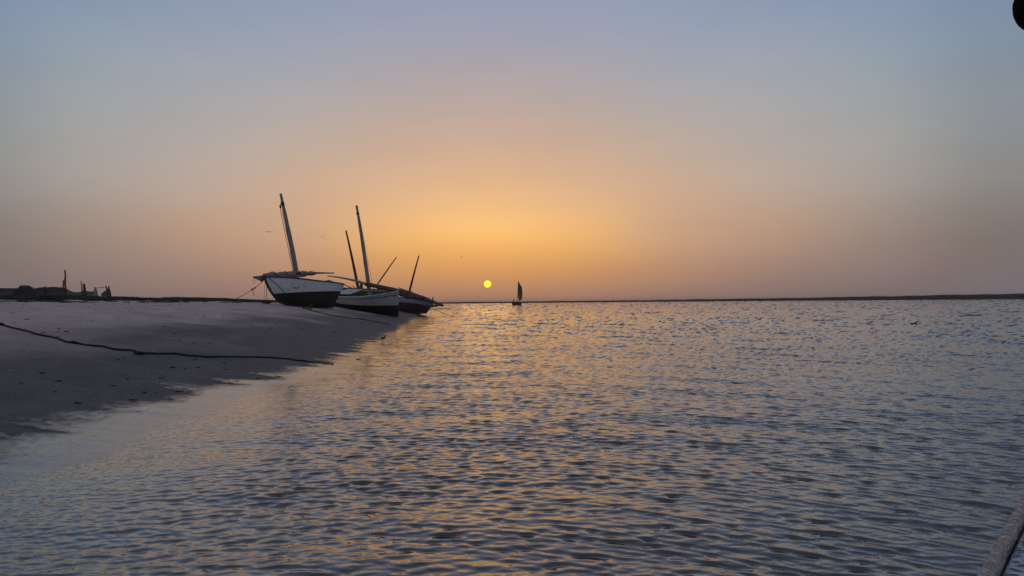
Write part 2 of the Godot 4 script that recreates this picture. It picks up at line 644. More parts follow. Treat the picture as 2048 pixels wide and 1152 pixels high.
func materials() -> void:
	var sand := mat("sand", Color.WHITE, 0.7, 0.35)
	sand.vertex_color_use_as_albedo = true
	sand.albedo_texture = ntex(31, 0.03, [[0.0, lin(0.62, 0.60, 0.58)], [0.45, lin(0.88, 0.87, 0.86)], [0.75, lin(1, 1, 1)], [1.0, lin(0.8, 0.78, 0.76)]], 512, 6)
	sand.uv1_triplanar = true
	sand.uv1_world_triplanar = true
	sand.uv1_scale = Vector3(0.7, 0.7, 0.7)
	sand.heightmap_enabled = true
	sand.heightmap_texture = ntex(32, 0.04, [], 512, 6)
	sand.heightmap_scale = 2.2
	var film := mat("wet_sand", Color.WHITE, 0.13, 0.6)
	film.albedo_texture = ntex(33, 0.05, [[0.0, lin(0.030, 0.028, 0.028)], [1.0, lin(0.050, 0.047, 0.047)]], 256)
	film.uv1_triplanar = true
	film.uv1_world_triplanar = true
	film.vertex_color_use_as_albedo = true
	film.transparency = BaseMaterial3D.TRANSPARENCY_ALPHA
	film.heightmap_enabled = true
	film.heightmap_texture = ntex(34, 0.03, [], 512, 6)
	film.heightmap_scale = 0.35
	film.clearcoat_enabled = true
	film.clearcoat = 0.2
	film.clearcoat_roughness = 0.08
	var w := mat("water", lin(0.007, 0.010, 0.011), 0.06, 0.65)
	w.clearcoat_enabled = true
	w.clearcoat = 0.28
	w.clearcoat_roughness = 0.1
	w.normal_enabled = true
	w.normal_texture = capillaries()
	w.normal_scale = 0.75
	mat("far_land", lin(0.018, 0.016, 0.014), 0.95, 0.2)
	worn("white_paint", 41, 0.02, [[0.0, lin(0.42, 0.40, 0.38)], [0.3, lin(0.66, 0.67, 0.67)], [0.6, lin(0.78, 0.79, 0.79)], [1.0, lin(0.7, 0.71, 0.7)]], Vector3(0.5, 0.9, 0.5), 0.6, 0.3)
	worn("dull_white_paint", 42, 0.02, [[0.0, lin(0.26, 0.235, 0.205)], [0.35, lin(0.45, 0.42, 0.40)], [0.7, lin(0.57, 0.54, 0.52)], [1.0, lin(0.47, 0.44, 0.42)]], Vector3(0.5, 0.9, 0.5), 0.7, 0.3)
	worn("blue_white_paint", 43, 0.02, [[0.0, lin(0.18, 0.18, 0.185)], [0.5, lin(0.33, 0.355, 0.385)], [1.0, lin(0.4, 0.42, 0.44)]], Vector3(0.5, 0.9, 0.5), 0.6, 0.3)
	worn("black_bottom", 44, 0.03, [[0.0, lin(0.016, 0.014, 0.012)], [0.6, lin(0.032, 0.028, 0.024)], [1.0, lin(0.06, 0.05, 0.042)]], Vector3(0.8, 0.8, 0.8), 0.85, 0.4)
	worn("brown_bottom", 45, 0.03, [[0.0, lin(0.02, 0.012, 0.010)], [0.6, lin(0.045, 0.024, 0.021)], [1.0, lin(0.07, 0.042, 0.036)]], Vector3(0.8, 0.8, 0.8), 0.85, 0.4)
	worn("red_bottom", 46, 0.03, [[0.0, lin(0.05, 0.022, 0.022)], [0.6, lin(0.10, 0.038, 0.036)], [1.0, lin(0.13, 0.06, 0.055)]], Vector3(0.8, 0.8, 0.8), 0.8, 0.4)
	worn("old_wood", 47, 0.03, [[0.0, lin(0.05, 0.04, 0.03)], [0.5, lin(0.12, 0.10, 0.08)], [1.0, lin(0.17, 0.15, 0.125)]], Vector3(0.4, 2.0, 0.4), 0.85, 0.5)
	worn("spar_wood", 48, 0.03, [[0.0, lin(0.14, 0.11, 0.095)], [0.5, lin(0.30, 0.25, 0.22)], [1.0, lin(0.4, 0.345, 0.31)]], Vector3(2.0, 0.3, 2.0), 0.8, 0.5)
	worn("dark_wood", 49, 0.03, [[0.0, lin(0.04, 0.028, 0.021)], [0.6, lin(0.085, 0.058, 0.043)], [1.0, lin(0.13, 0.095, 0.07)]], Vector3(1.0, 0.5, 1.0), 0.9, 0.5)
	worn("deck_paint", 50, 0.02, [[0.0, lin(0.24, 0.24, 0.22)], [0.5, lin(0.42, 0.43, 0.42)], [1.0, lin(0.5, 0.51, 0.5)]], Vector3(0.6, 0.6, 0.6), 0.7, 0.3)
	worn("green_paint", 51, 0.03, [[0.0, lin(0.05, 0.05, 0.025)], [0.6, lin(0.12, 0.12, 0.06)], [1.0, lin(0.16, 0.15, 0.08)]], Vector3(0.7, 0.7, 0.7), 0.7, 0.2)
	worn("brown_rail", 52, 0.03, [[0.0, lin(0.04, 0.028, 0.022)], [0.6, lin(0.10, 0.07, 0.055)], [1.0, lin(0.15, 0.11, 0.09)]], Vector3(0.7, 0.7, 0.7), 0.75, 0.3)
	worn("sailcloth", 53, 0.03, [[0.0, lin(0.12, 0.095, 0.078)], [0.5, lin(0.25, 0.20, 0.165)], [1.0, lin(0.34, 0.285, 0.24)]], Vector3(1.4, 1.4, 1.4), 0.95, 0.8)
	worn("brown_sail", 68, 0.03, [[0.0, lin(0.05, 0.038, 0.029)], [0.5, lin(0.12, 0.09, 0.068)], [1.0, lin(0.2, 0.155, 0.12)]], Vector3(1.4, 1.4, 1.4), 0.95, 0.8)
	var thin_sail := worn("thin_sail", 69, 0.03, [[0.0, lin(0.12, 0.085, 0.06)], [0.5, lin(0.17, 0.125, 0.09)], [1.0, lin(0.22, 0.165, 0.12)]], Vector3(0.3, 0.3, 0.3), 0.95, 0.0)
	thin_sail.backlight_enabled = true
	thin_sail.backlight = Color(0.55, 0.55, 0.55)
	worn("rope", 54, 0.08, [[0.0, lin(0.02, 0.017, 0.014)], [1.0, lin(0.07, 0.058, 0.048)]], Vector3(6, 6, 6), 0.95, 0.3)
	worn("wet_rope", 55, 0.08, [[0.0, lin(0.008, 0.008, 0.009)], [1.0, lin(0.025, 0.024, 0.026)]], Vector3(6, 6, 6), 0.8, 0.4)
	worn("net", 56, 0.06, [[0.0, lin(0.05, 0.048, 0.052)], [0.6, lin(0.11, 0.10, 0.11)], [1.0, lin(0.18, 0.165, 0.17)]], Vector3(1.5, 1.5, 1.5), 0.95, 0.8)
	var thin := worn("thin_net", 57, 0.06, [[0.0, lin(0.05, 0.05, 0.05)], [0.6, lin(0.12, 0.115, 0.11)], [1.0, lin(0.2, 0.19, 0.18)]], Vector3(1.5, 1.5, 1.5), 0.95, 0.0)
	thin.transparency = BaseMaterial3D.TRANSPARENCY_ALPHA
	thin.albedo_color = Color(1, 1, 1, 0.72)
	worn("tarp", 58, 0.04, [[0.0, lin(0.02, 0.024, 0.027)], [0.6, lin(0.035, 0.042, 0.046)], [1.0, lin(0.055, 0.06, 0.064)]], Vector3(0.8, 0.8, 0.8), 0.8, 0.6)
	worn("pale_cloth", 59, 0.04, [[0.0, lin(0.13, 0.14, 0.15)], [1.0, lin(0.26, 0.27, 0.29)]], Vector3(1, 1, 1), 0.95, 0.6)
	worn("leaf", 60, 0.2, [[0.0, lin(0.03, 0.034, 0.02)], [0.6, lin(0.06, 0.066, 0.04)], [1.0, lin(0.11, 0.10, 0.065)]], Vector3(3, 3, 3), 0.9, 0.0)
	mat("seaweed", lin(0.012, 0.011, 0.010), 0.5, 0.5)
	mat("shell", lin(0.35, 0.33, 0.31), 0.6, 0.5)
	mat("pebble", lin(0.03, 0.028, 0.028), 0.8, 0.4)
	mat("feather", lin(0.10, 0.075, 0.055), 0.85, 0.3)
	mat("dark_feather", lin(0.012, 0.012, 0.014), 0.7, 0.4)
	mat("lettering", lin(0.04, 0.045, 0.055), 0.7, 0.4)
	mat("dark_cloth", lin(0.05, 0.018, 0.014), 0.9, 0.3)
	mat("black_wood", lin(0.004, 0.004, 0.005), 0.9, 0.2)

func capillaries() -> ImageTexture:
	# a two-metre tile of hand-sized ripples: sines that fit the tile
	var size := 512
	var r := RandomNumberGenerator.new()
	r.seed = 91
	var waves := []
	for i in 26:
		var lam := 0.035 * pow(4.5, r.randf())
		var dir := r.randfn(0.0, 0.55)
		var kx := roundf(sin(dir) * 2.0 / lam)
		var kz := roundf(cos(dir) * 2.0 / lam)
		waves.append([kx, kz, r.randf() * TAU])
	var im := Image.create(size, size, false, Image.FORMAT_RGBF)
	var tab := PackedFloat32Array()
	tab.resize(size)
	for i in size:
		tab[i] = cos(TAU * i / size)
	for y in size:
		for x in size:
			var nx := 0.0
			var nz := 0.0
			for w in waves:
				var c := tab[int(w[0] * x + w[1] * y + w[2] * 81.487) & 511]
				var inv: float = c * 0.021 / sqrt(w[0] * w[0] + w[1] * w[1])
				nx += inv * w[0]
				nz += inv * w[1]
			var n := Vector3(-nx, -nz, 1.0).normalized()
			im.set_pixel(x, y, Color(n.x * 0.5 + 0.5, n.y * 0.5 + 0.5, n.z * 0.5 + 0.5))
	return ImageTexture.create_from_image(im)

func land() -> void:
	# the sand spit: a sheet in along-shore and inland steps, finest where the wet edge lies near
	var ts := steps(-30.0, [[0.0, 2.0, 0.95], [4.5, 0.3, 0.97], [18.0, 0.055, 1.004], [60.0, 0.16, 1.022], [420.0, 1.3, 1.06]])
	var ss := steps(-60.0, [[-6.0, 12.0, 0.8], [-1.0, 0.6, 0.92], [2.2, 0.04, 1.004], [14.0, 0.06, 1.045], [24.0, 0.5, 1.03], [240.0, 0.8, 1.1]])
	var pos := PackedVector3Array()
	var cols := PackedColorArray()
	var patch := noise(17, 0.45, 4)
	for t in ts:
		var xs := shore(t)
		for s in ss:
			var x := xs - s
			pos.append(Vector3(x, ground(x, -t) + fine_ground(x, -t, s), -t))
			# damp sand is darker than dry; the tide left an uneven line between them
			var dry := smoothstep(2.6, 7.0, s + patch.get_noise_2d(x * 0.8, t * 0.35) * 2.2 + edge.get_noise_2d(t * 0.8, 50.0) * 1.0)
			var c := Vector3(0.088, 0.077, 0.078).lerp(Vector3(0.46, 0.345, 0.315), dry)
			c *= 1.0 + 0.28 * patch.get_noise_2d(x * 2.6, t * 1.3)
			cols.append(Color(c.x, c.y, c.z))
	struct("sand_spit", sheet(pos, ss.size(), ts.size(), cols, PackedVector2Array(), PackedVector3Array(), func(_a): return true), M.sand, "grey sand spit sloping down to the water on the left")
	# the film of water that the last wave left on the sand: it lies over the hollows and lets the bumps stand out
	var fs := steps(-0.8, [[1.9, 0.03, 1.0]])
	var ft := steps(3.0, [[18.0, 0.05, 1.004], [110.0, 0.14, 1.022]])
	pos = PackedVector3Array()
	cols = PackedColorArray()
	var lip := noise(19, 0.5, 4)
	for t in ft:
		var xs := shore(t)
		var reach := lerpf(0.66, 0.42, smoothstep(9.0, 15.0, t)) + 0.5 * edge.get_noise_2d(t * 3.0, 20.0) + 0.25 * smoothstep(30.0, 60.0, t)
		for s in fs:
			var x := xs - s
			var h := 0.011 * (1.0 - maxf(s, 0.0) / maxf(reach, 0.15)) + 0.003 * lip.get_noise_2d(x * 2.2, t * 1.4)
			pos.append(Vector3(x, ground(x, -t) + 0.013 + 0.003 * ripple.get_noise_2d(x * 1.3 + t * 0.5, t * 5.0) * smoothstep(-0.5, 0.3, s), -t))
			var soaked := h / 0.007 + 0.35 * grainy.get_noise_2d(x * 2.2 + t * 1.0, t * 1.6) + 0.45 * ripple.get_noise_2d(x * 6.0 + t * 2.0, t * 7.0)
			cols.append(Color(1, 1, 1, clampf(soaked * 0.9 + 0.4, 0.0, 1.0)))
	struct("wet_sand", sheet(pos, fs.size(), ft.size(), cols, PackedVector2Array(), PackedVector3Array(), func(_a): return true), M.wet_sand, "shiny wet sand where the water has just drained off")

func water() -> void:
	var r := RandomNumberGenerator.new()
	r.seed = 4242
	var n := 46
	var kx := PackedFloat32Array()
	var kz := PackedFloat32Array()
	var am := PackedFloat32Array()
	var sl := PackedFloat32Array()
	var ph := PackedFloat32Array()
	for i in n:
		var lam := 0.105 * exp(r.randfn(0.0, 0.36))
		if i < 12:
			lam = 0.36 * pow(1.19, i)
		lam = minf(maxf(lam, 0.06), 2.6 if i < 12 else 0.30)
		var dir := r.randfn(0.0, 0.48) if i >= 12 else r.randfn(0.0, 0.36)
		if i % 6 == 5 and i > 12:
			dir = r.randfn(0.0, 0.9)
		var k := TAU / lam
		var slope := 0.029 * (0.5 if i < 12 else 1.0)
		kx.append(k * sin(dir))
		kz.append(k * cos(dir))
		am.append(slope / k)
		sl.append(slope)
		ph.append(r.randf() * TAU)
	var gust := noise(23, 0.09, 3)
	var rows := PackedFloat32Array()
	var d := 1.2
	while d < 1800.0:
		rows.append(d)
		d += 0.0085 + 0.00024 * d * d
	var angs := PackedFloat32Array()
	var a := deg_to_rad(-100.0)
	while a < deg_to_rad(100.0):
		angs.append(a)
		a += 0.0026 if absf(a) < deg_to_rad(38.0) else 0.03
	var apex := Vector3(0, 0, 5.0)
	var pos := PackedVector3Array()
	var nor := PackedVector3Array()
	var uvs := PackedVector2Array()
	var wet := PackedByteArray()
	var shake := RandomNumberGenerator.new()
	shake.seed = 5
	for row in rows:
		var gap := 0.0085 + 0.00024 * row * row
		var row_shake := shake.randf_range(-0.45, 0.45) * gap * smoothstep(6.0, 14.0, row)
		var far_short := lerpf(1.0, 0.5, smoothstep(12.0, 40.0, row))
		var far_long := lerpf(1.0, 2.0, smoothstep(12.0, 50.0, row))
		for an0 in angs:
			# an uneven net, so that no pattern of the net beats with the waves
			var rad := row + 5.0 + row_shake + shake.randf_range(-0.1, 0.1) * gap * smoothstep(6.0, 14.0, row)
			var an := an0 + shake.randf_range(-0.4, 0.4) * 0.0026 * smoothstep(4.0, 12.0, row)
			var x := sin(an) * rad
			var z := apex.z - cos(an) * rad
			var deep := x - shore(-z)
			var p := Vector3(x, 0.0, z)
			if deep < -1.2:
				pos.append(p)
				nor.append(Vector3.UP)
				uvs.append(Vector2(x, z) * 0.5)
				wet.append(0)
				continue
			# short waves bend round the shallows, calmer beside the sand, and run in gusts
			var bend := 3.0 * log(cosh(clampf(x / 3.0, -80.0, 80.0))) * (0.85 if x > 0.0 else 0.35) + 0.05 * x
			var zz := z - bend
			var t := tanh(x / 3.0) * (0.85 if x > 0.0 else 0.35) + 0.05
			var g := gust.get_noise_2d(x * 1.6, z * 0.8)
			var amp := lerpf(0.2, 1.0, smoothstep(0.25, lerpf(2.3, 1.4, smoothstep(8.0, 22.0, row)), deep)) * (1.0 + 0.32 * g) * (1.0 + 0.7 * smoothstep(9.0, 50.0, row) * smoothstep(1.0, 6.0, deep))
			var h := 0.0
			var nx := 0.0
			var nz := 0.0
			var dx := 0.0
			var dz := 0.0
			for i in n:
				var f := kx[i] * x + kz[i] * zz + ph[i]
				var wt := far_long if i < 12 else far_short
				var c := cos(f) * wt
				var s := sin(f) * wt
				h += am[i] * s
				nx += kx[i] * am[i] * c
				nz += kz[i] * am[i] * c
				dx += am[i] * c * kx[i]
				dz += am[i] * c * kz[i]
			h *= amp
			var sx := (nx - nz * t) * amp
			var sz := nz * amp
			# crests sharper than troughs
			p.y = h
			# the wind pushes the crests towards the shore we stand on: steep fronts, long backs
			var near := 1.0 - smoothstep(18.0, 36.0, row)
			var push := 1.9
			p.z += h * push * near
			var steep := 1.0 / clampf(1.0 + push * sz, 0.33, 3.0)
			sz *= steep
			sx *= lerpf(1.0, steep, 0.6)
			pos.append(p)
			nor.append(Vector3(-sx, 1.0, -sz).normalized())
			uvs.append(Vector2(x, z) * 0.5)
			wet.append(1)
	var cols := angs.size()
	struct("water", sheet(pos, cols, rows.size(), PackedColorArray(), uvs, nor, func(k): return wet[k] == 1), M.water, "rippled lagoon water reflecting the evening sky")

func far_shore() -> void:
	var line := [[-900.0, 1000.0, 1.6], [-500.0, 950.0, 1.5], [-100.0, 860.0, 1.5], [100.0, 890.0, 1.9], [282.0, 850.0, 2.9], [360.0, 740.0, 3.7], [400.0, 650.0, 4.3], [450.0, 600.0, 4.9], [620.0, 540.0, 5.0], [900.0, 470.0, 5.0]]
	var n := noise(27, 0.02, 4)
	var st := begin()
	var rings := []
	for i in line.size() - 1:
		for k in 26:
			var t := k / 26.0
			var x := lerpf(line[i][0], line[i + 1][0], t)
			var d := lerpf(line[i][1], line[i + 1][1], t)
			var h := lerpf(line[i][2], line[i + 1][2], t) * (1.0 + 0.16 * n.get_noise_2d(x, d) + 0.10 * n.get_noise_2d(x * 6.0, 7.0))
			var out := Vector3(x * 0.35, 0, -d).normalized()
			var p := Vector3(x, 0, -d)
			rings.append(PackedVector3Array([p + Vector3(0, -0.4, 0), p + out * 3.0 + Vector3(0, h * 0.35, 0), p + out * 9.0 + Vector3(0, h * 0.8, 0), p + out * 25.0 + Vector3(0, h, 0), p + out * 90.0 + Vector3(0, h * 0.9, 0), p + out * 140.0 + Vector3(0, -0.4, 0)]))
	loft(st, rings, false)
	struct("far_shore", done(st), M.far_land, "low dark far shore along the horizon")

func sun_disc(towards: Vector3) -> void:
	var s := SphereMesh.new()
	s.radius = 14.1
	s.height = 28.2
	s.radial_segments = 48
	s.rings = 24
	var m := mat("sun_glow", Color.BLACK, 1.0, 0.0)
	m.emission_enabled = true
	m.emission = lin(1.0, 0.80, 0.05)
	m.emission_energy_multiplier = 1.4
	solo("sun_in_sky", s, m, "small yellow disc of the setting sun just above the horizon", "sun", Transform3D(Basis(), Vector3(0, 1.2, 0) + towards * 3000.0))

# ---------------------------------------------------------------- the beached boats
func fleet() -> void:
	# the white boat nearest the crest, bow to the left
	var b := make_boat("sailboat", "white beached sailboat with black bottom and sail furled along its yard, leftmost boat", boat_place(-12.7, 0.93, -47.0, Vector2(-0.34, 0.94), 0.0, 4.0), {
		"L": 7.7, "B": 2.3, "D": 1.50, "bow_rise": 0.34, "stern_rise": 0.02, "bow_rake": 1.15, "stern_rake": 0.95, "bow_lift": 0.42, "stern_lift": 0.1, "stern_w": 0.3, "full": 2.5, "stem_curve": 0.8,
		"line_stern": 1.06, "line_bow": 0.88, "bottom": "black_bottom", "sides": "white_paint", "inside": "old_wood", "rail": "brown_rail", "floor_v": 0.62, "foredeck": 0.72, "thwarts": [0.3, 0.5]})
	var foot := Vector3(-13.02, 1.6, -46.7)
	var head := Vector3(-13.89, 7.85, -45.6)
	hang = spar(b, "mast", foot, head, 0.165, 0.15, 0.075, Vector3(0.05, 0, 0), M.spar_wood)
	var up := (head - foot).normalized()
	var peak := head - up * 0.62
	lashing(b, peak, up, 0.10, 4, 0.022)
	part("block", box_mesh(Transform3D(Basis(), b.transform.affine_inverse() * (peak - Vector3(0.13, 0.16, 0.0))), Vector3(0.11, 0.2, 0.11), 0.03), M.dark_wood, hang)
	line(b, "halyard", peak - Vector3(0.15, 0.22, 0), Vector3(-13.35, 2.9, -46.5), 0.05, 0.016, M.rope)
	line(b, "halyard", peak - Vector3(0.05, 0.2, -0.1), Vector3(-13.2, 2.6, -46.5), 0.02, 0.013, M.rope)
	var y0 := Vector3(-14.30, 2.86, -43.8)
	var y1 := Vector3(-11.72, 3.20, -50.0)
	hang = spar(b, "yard", y0, y1, 0.07, 0.085, 0.04, Vector3(0, 0.06, 0), M.spar_wood)
	furl(b, y0.lerp(y1, -0.01) + Vector3(0, 0.04, 0), y0.lerp(y1, 0.74) + Vector3(0, 0.06, 0), [0.10, 0.17, 0.15, 0.185, 0.19, 0.17, 0.18, 0.13, 0.06], 0.25, 61)
	for t in [0.12, 0.27, 0.41, 0.52, 0.66]:
		lashing(b, y0.lerp(y1, t) + Vector3(0, 0.05, 0), (y1 - y0).normalized(), 0.16, 2, 0.012)
	lashing(b, y0.lerp(y1, 0.44) + Vector3(0, 0.06, 0), up, 0.22, 3, 0.02)
	# the corner of the sail that hangs over the bow, with its cords
	var tail := begin()
	var tn := noise(71, 1.4, 2)
	var rings := []
	for i in 9:
		var t := i / 8.0
		var top := y0.lerp(Vector3(-14.62, 2.75, -42.9), t) + Vector3(0, 0.02, 0)
		var ring := []
		for j in 6:
			var q := j / 5.0
			var hang: float = lerpf(0.10, [0.30, 0.34, 0.40, 0.36, 0.28, 0.2, 0.14, 0.12, 0.1][i], 1.0) * q
			ring.append(top + Vector3(0.05 * sin(q * 4.0 + t * 9.0) + 0.05 * tn.get_noise_2d(t * 3.0, q * 2.0), -hang, 0.06 * cos(q * 3.0 + t * 7.0)))
		for j in 6:
			ring.append(ring[5 - j] + Vector3(0.012, 0, 0.012))
		rings.append(local(b, ring))
	loft(tail, rings, true, true, true)
	part("sail_corner", done(tail), M.sailcloth, hang)
	hang = null
	line(b, "cord", Vector3(-14.62, 2.74, -42.9), Vector3(-14.60, 2.36, -42.9), 0.0, 0.009, M.rope)
	hang = null
	line(b, "cord", Vector3(-14.52, 2.7, -43.0), Vector3(-14.50, 2.42, -43.0), 0.0, 0.009, M.rope)
	# hanging ropes under the bow
	hang = null
	line(b, "rope", Vector3(-14.18, 2.74, -43.6), Vector3(-14.24, 1.42, -43.6), 0.0, 0.008, M.rope)
	hang = null
	line(b, "rope", Vector3(-14.08, 2.74, -43.6), Vector3(-14.10, 1.40, -43.6), 0.0, 0.013, M.rope)
	# stem seam, the painted mark and a bundle on the after deck
	var P1 := {"L": 7.7, "B": 2.3, "D": 1.50, "bow_rise": 0.34, "stern_rise": 0.02, "bow_rake": 1.15, "stern_rake": 0.95, "bow_lift": 0.42, "stern_lift": 0.1, "stern_w": 0.3, "full": 2.5, "stem_curve": 0.8, "line_stern": 1.06, "line_bow": 0.88}
	for side in [-1.0, 1.0]:
		var seam := PackedVector3Array()
		for j in 7:
			var su := lerpf(0.895, 0.99, j / 6.0)
			seam.append(hull_at(P1, su, lerpf(paint_line(P1, su), 0.99, j / 6.0), side, 0.034))
		part("seam", tube_mesh(seam, PackedFloat32Array([0.02]), 5), M.brown_rail, b)
	var mark := begin()
	for q in [[0.800, 0.66, 0.790, 0.64], [0.790, 0.64, 0.775, 0.655], [0.775, 0.655, 0.755, 0.64], [0.755, 0.64, 0.735, 0.65], [0.735, 0.65, 0.722, 0.68], [0.722, 0.68, 0.714, 0.76]]:
		tube(mark, PackedVector3Array([hull_at(P1, 0.795 + (q[0] - 0.757) * 0.65, q[1], -1, 0.036), hull_at(P1, 0.795 + (q[2] - 0.757) * 0.65, q[3], -1, 0.036)]), PackedFloat32Array([0.019]), 5)
	part("painted_mark", done(mark), M.lettering, b)
	part("bundle", body_mesh([[Vector3(-2.0, 1.62, -0.35), Vector3(-2.5, 1.60, -0.3), 0.16, 0.12], [Vector3(-2.2, 1.66, -0.2), Vector3(-1.8, 1.6, -0.1), 0.13, 0.1]], 0.05, 0.04), M.sailcloth, b)

	# the second boat, bow to the right, rolled towards the camera
	hang = null
	b = make_boat("sailboat", "open beached sailboat with grey sides and a long yard slanting down over its bow", boat_place(-11.05, 0.62, -55.95, Vector2(0.74, 0.67), -4.6, 11.0), {
		"L": 8.75, "B": 2.4, "D": 1.14, "bow_rise": 0.62, "stern_rise": 0.10, "bow_rake": 0.32, "stern_rake": 0.9, "bow_lift": 0.0, "stern_lift": 0.18, "stern_w": 0.12,
		"line_stern": 0.60, "line_bow": 0.80, "bottom": "brown_bottom", "sides": "dull_white_paint", "inside": "green_paint", "rail": "deck_paint", "stem": "dull_white_paint", "rub": "green_paint", "floor_v": 0.5, "foredeck": 0.9, "thwarts": [0.28, 0.62, 0.78]})
	foot = Vector3(-10.42, 1.05, -56.1)
	head = Vector3(-11.34, 8.37, -55.5)
	hang = spar(b, "mast", foot, head, 0.165, 0.14, 0.085, Vector3(0.04, 0, 0), M.spar_wood)
	up = (head - foot).normalized()
	lashing(b, head - up * 0.6, up, 0.105, 3, 0.018)
	line(b, "halyard", head - up * 0.7 + Vector3(0.1, 0, 0), Vector3(-10.1, 1.9, -55.6), 0.03, 0.010, M.rope)
	line(b, "halyard", Vector3(-10.2, 2.6, -55.5), Vector3(-9.98, 1.8, -55.3), 0.0, 0.012, M.rope)
	y0 = Vector3(-13.85, 3.27, -57.0)
	var yc := Vector3(-10.55, 2.58, -55.55)
	y1 = Vector3(-5.87, 1.52, -51.5)
	hang = spar(b, "yard", y0, yc, 0.04, 0.075, 0.11, Vector3(0, 0.09, 0), M.spar_wood)
	hang = spar(b, "yard", yc, y1, 0.15, 0.18, 0.08, Vector3(0, 0.03, 0), M.brown_rail)
	furl(b, yc.lerp(y1, 0.42), yc.lerp(y1, 0.97), [0.10, 0.19, 0.22, 0.20, 0.17, 0.10], 0.4, 62, "brown_sail")
	lashing(b, yc, up, 0.2, 4, 0.022)
	for t in [0.2, 0.5, 0.72]:
		lashing(b, yc.lerp(y1, t), (y1 - yc).normalized(), 0.17, 3, 0.013)
	hang = null
	spar(b, "boathook", Vector3(-10.36, 2.4, -57.5), Vector3(-8.74, 4.69, -57.5), 0.055, 0.05, 0.035, Vector3.ZERO, M.dark_wood)
	# a raised hatch of pale boards aft
	var hx := Transform3D(Basis(Vector3(0, 0, 1), 0.05) * Basis(Vector3(1, 0, 0), 0.10), Vector3(-1.55, 1.34, -0.1))
	for k in 4:
		part("hatch_board", box_mesh(hx * Transform3D(Basis(), Vector3(0, 0.002 * (k % 2), -0.48 + 0.32 * k)), Vector3(2.0, 0.04, 0.31), 0.008), M.deck_paint, b)
	for q in [-0.9, 0.9]:
		part("hatch_beam", box_mesh(hx * Transform3D(Basis(), Vector3(q, -0.2, 0)), Vector3(0.07, 0.35, 1.15), 0.01), M.old_wood, b)
	part("bow_post", box_mesh(Transform3D(Basis(), Vector3(3.55, 1.78, 0.18)), Vector3(0.12, 0.42, 0.12), 0.02), M.dark_wood, b)

	# the red-bottomed boat at the water's edge
	hang = null
	b = make_boat("sailboat", "red bottomed beached sailboat at the water's edge, rolled away, rightmost boat", boat_place(-10.45, 0.23, -76.6, Vector2(0.66, 0.75), -4.0, -13.0), {
		"L": 7.6, "B": 2.2, "D": 1.25, "bow_rise": 0.12, "stern_rise": 0.05, "bow_rake": 0.8, "stern_rake": 0.7, "bow_lift": 0.22, "stern_lift": 0.1, "stern_w": 0.15,
		"line_stern": 0.80, "line_bow": 0.92, "bottom": "red_bottom", "sides": "blue_white_paint", "inside": "old_wood", "rail": "brown_rail", "floor_v": 0.5, "foredeck": 0.8, "thwarts": [0.35, 0.6]})
	hang = spar(b, "mast", Vector3(-10.72, 1.1, -77.0), Vector3(-9.48, 6.03, -77.5), 0.12, 0.105, 0.06, Vector3(-0.03, 0, 0), M.dark_wood)
	y0 = Vector3(-11.6, 2.75, -77.6)
	y1 = Vector3(-6.42, 0.93, -71.0)
	hang = spar(b, "yard", y0, y1, 0.05, 0.10, 0.06, Vector3(0, 0.02, 0), M.dark_wood)
	furl(b, y0.lerp(y1, 0.35), y0.lerp(y1, 0.99), [0.08, 0.15, 0.17, 0.15, 0.16, 0.15, 0.10], 0.3, 63, "brown_sail")
	for t in [0.3, 0.55, 0.78]:
		lashing(b, y0.lerp(y1, t), (y1 - y0).normalized(), 0.15, 3, 0.014)
	part("bow_post", tube_mesh(local(b, [Vector3(-7.75, 1.15, -73.3), Vector3(-7.62, 1.75, -73.2)]), PackedFloat32Array([0.07, 0.05]), 7), M.dark_wood, b)
	# cloth and ropes hanging from the bow
	var cl := begin()
	rings = []
	for i in 9:
		var t := i / 8.0
		var top := Vector3(-8.35, 1.02, -73.0).lerp(Vector3(-6.95, 0.98, -71.6), t)
		var hang := 0.10 + 0.14 * sin(t * PI) + 0.05 * sin(t * 17.0)
		rings.append(local(b, [top, top + Vector3(0.04 * sin(t * 11.0), -hang * 0.5, 0.05), top + Vector3(0.02, -hang, 0.02), top + Vector3(0.04, -hang, 0.04), top + Vector3(0.04 * sin(t * 11.0) + 0.02, -hang * 0.5, 0.08), top + Vector3(0.02, 0, 0.03)]))
	loft(cl, rings, true, true, true)
	part("sail_corner", done(cl), M.brown_sail, b)
	for q in [-8.0, -7.75, -7.5, -7.3]:
		hang = null
		line(b, "cord", Vector3(q, 0.72, -72.4 + (q + 8.0)), Vector3(q + 0.03, 0.42 + 0.1 * sin(q * 9.0), -72.4 + (q + 8.0)), 0.0, 0.014, M.rope)
	hang = null
	line(b, "rope", Vector3(-7.72, 0.72, -72.0), Vector3(-7.70, -0.02, -72.0), 0.0, 0.014, M.rope)

	# the boat behind the second one: only its brown side, mast and gear show
	hang = null
	b = make_boat("sailboat", "dark brown beached sailboat half hidden behind the two nearer boats", boat_place(-14.8, 1.12, -72.6, Vector2(-0.88, -0.47), 2.0, 4.0), {
		"L": 6.6, "B": 2.1, "D": 1.36, "bow_rise": 0.22, "stern_rise": 0.06, "bow_rake": 0.6, "stern_rake": 0.6, "bow_lift": 0.15, "stern_lift": 0.1, "stern_w": 0.3,
		"line_stern": 0.9, "line_bow": 0.95, "bottom": "brown_bottom", "sides": "dark_wood", "inside": "old_wood", "rail": "brown_rail", "floor_v": 0.6, "foredeck": 0.8, "thwarts": [0.3, 0.6]})
	hang = spar(b, "mast", Vector3(-14.5, 1.9, -72.2), Vector3(-15.73, 8.13, -72.0), 0.15, 0.12, 0.07, Vector3(0.03, 0, 0), M.dark_wood)
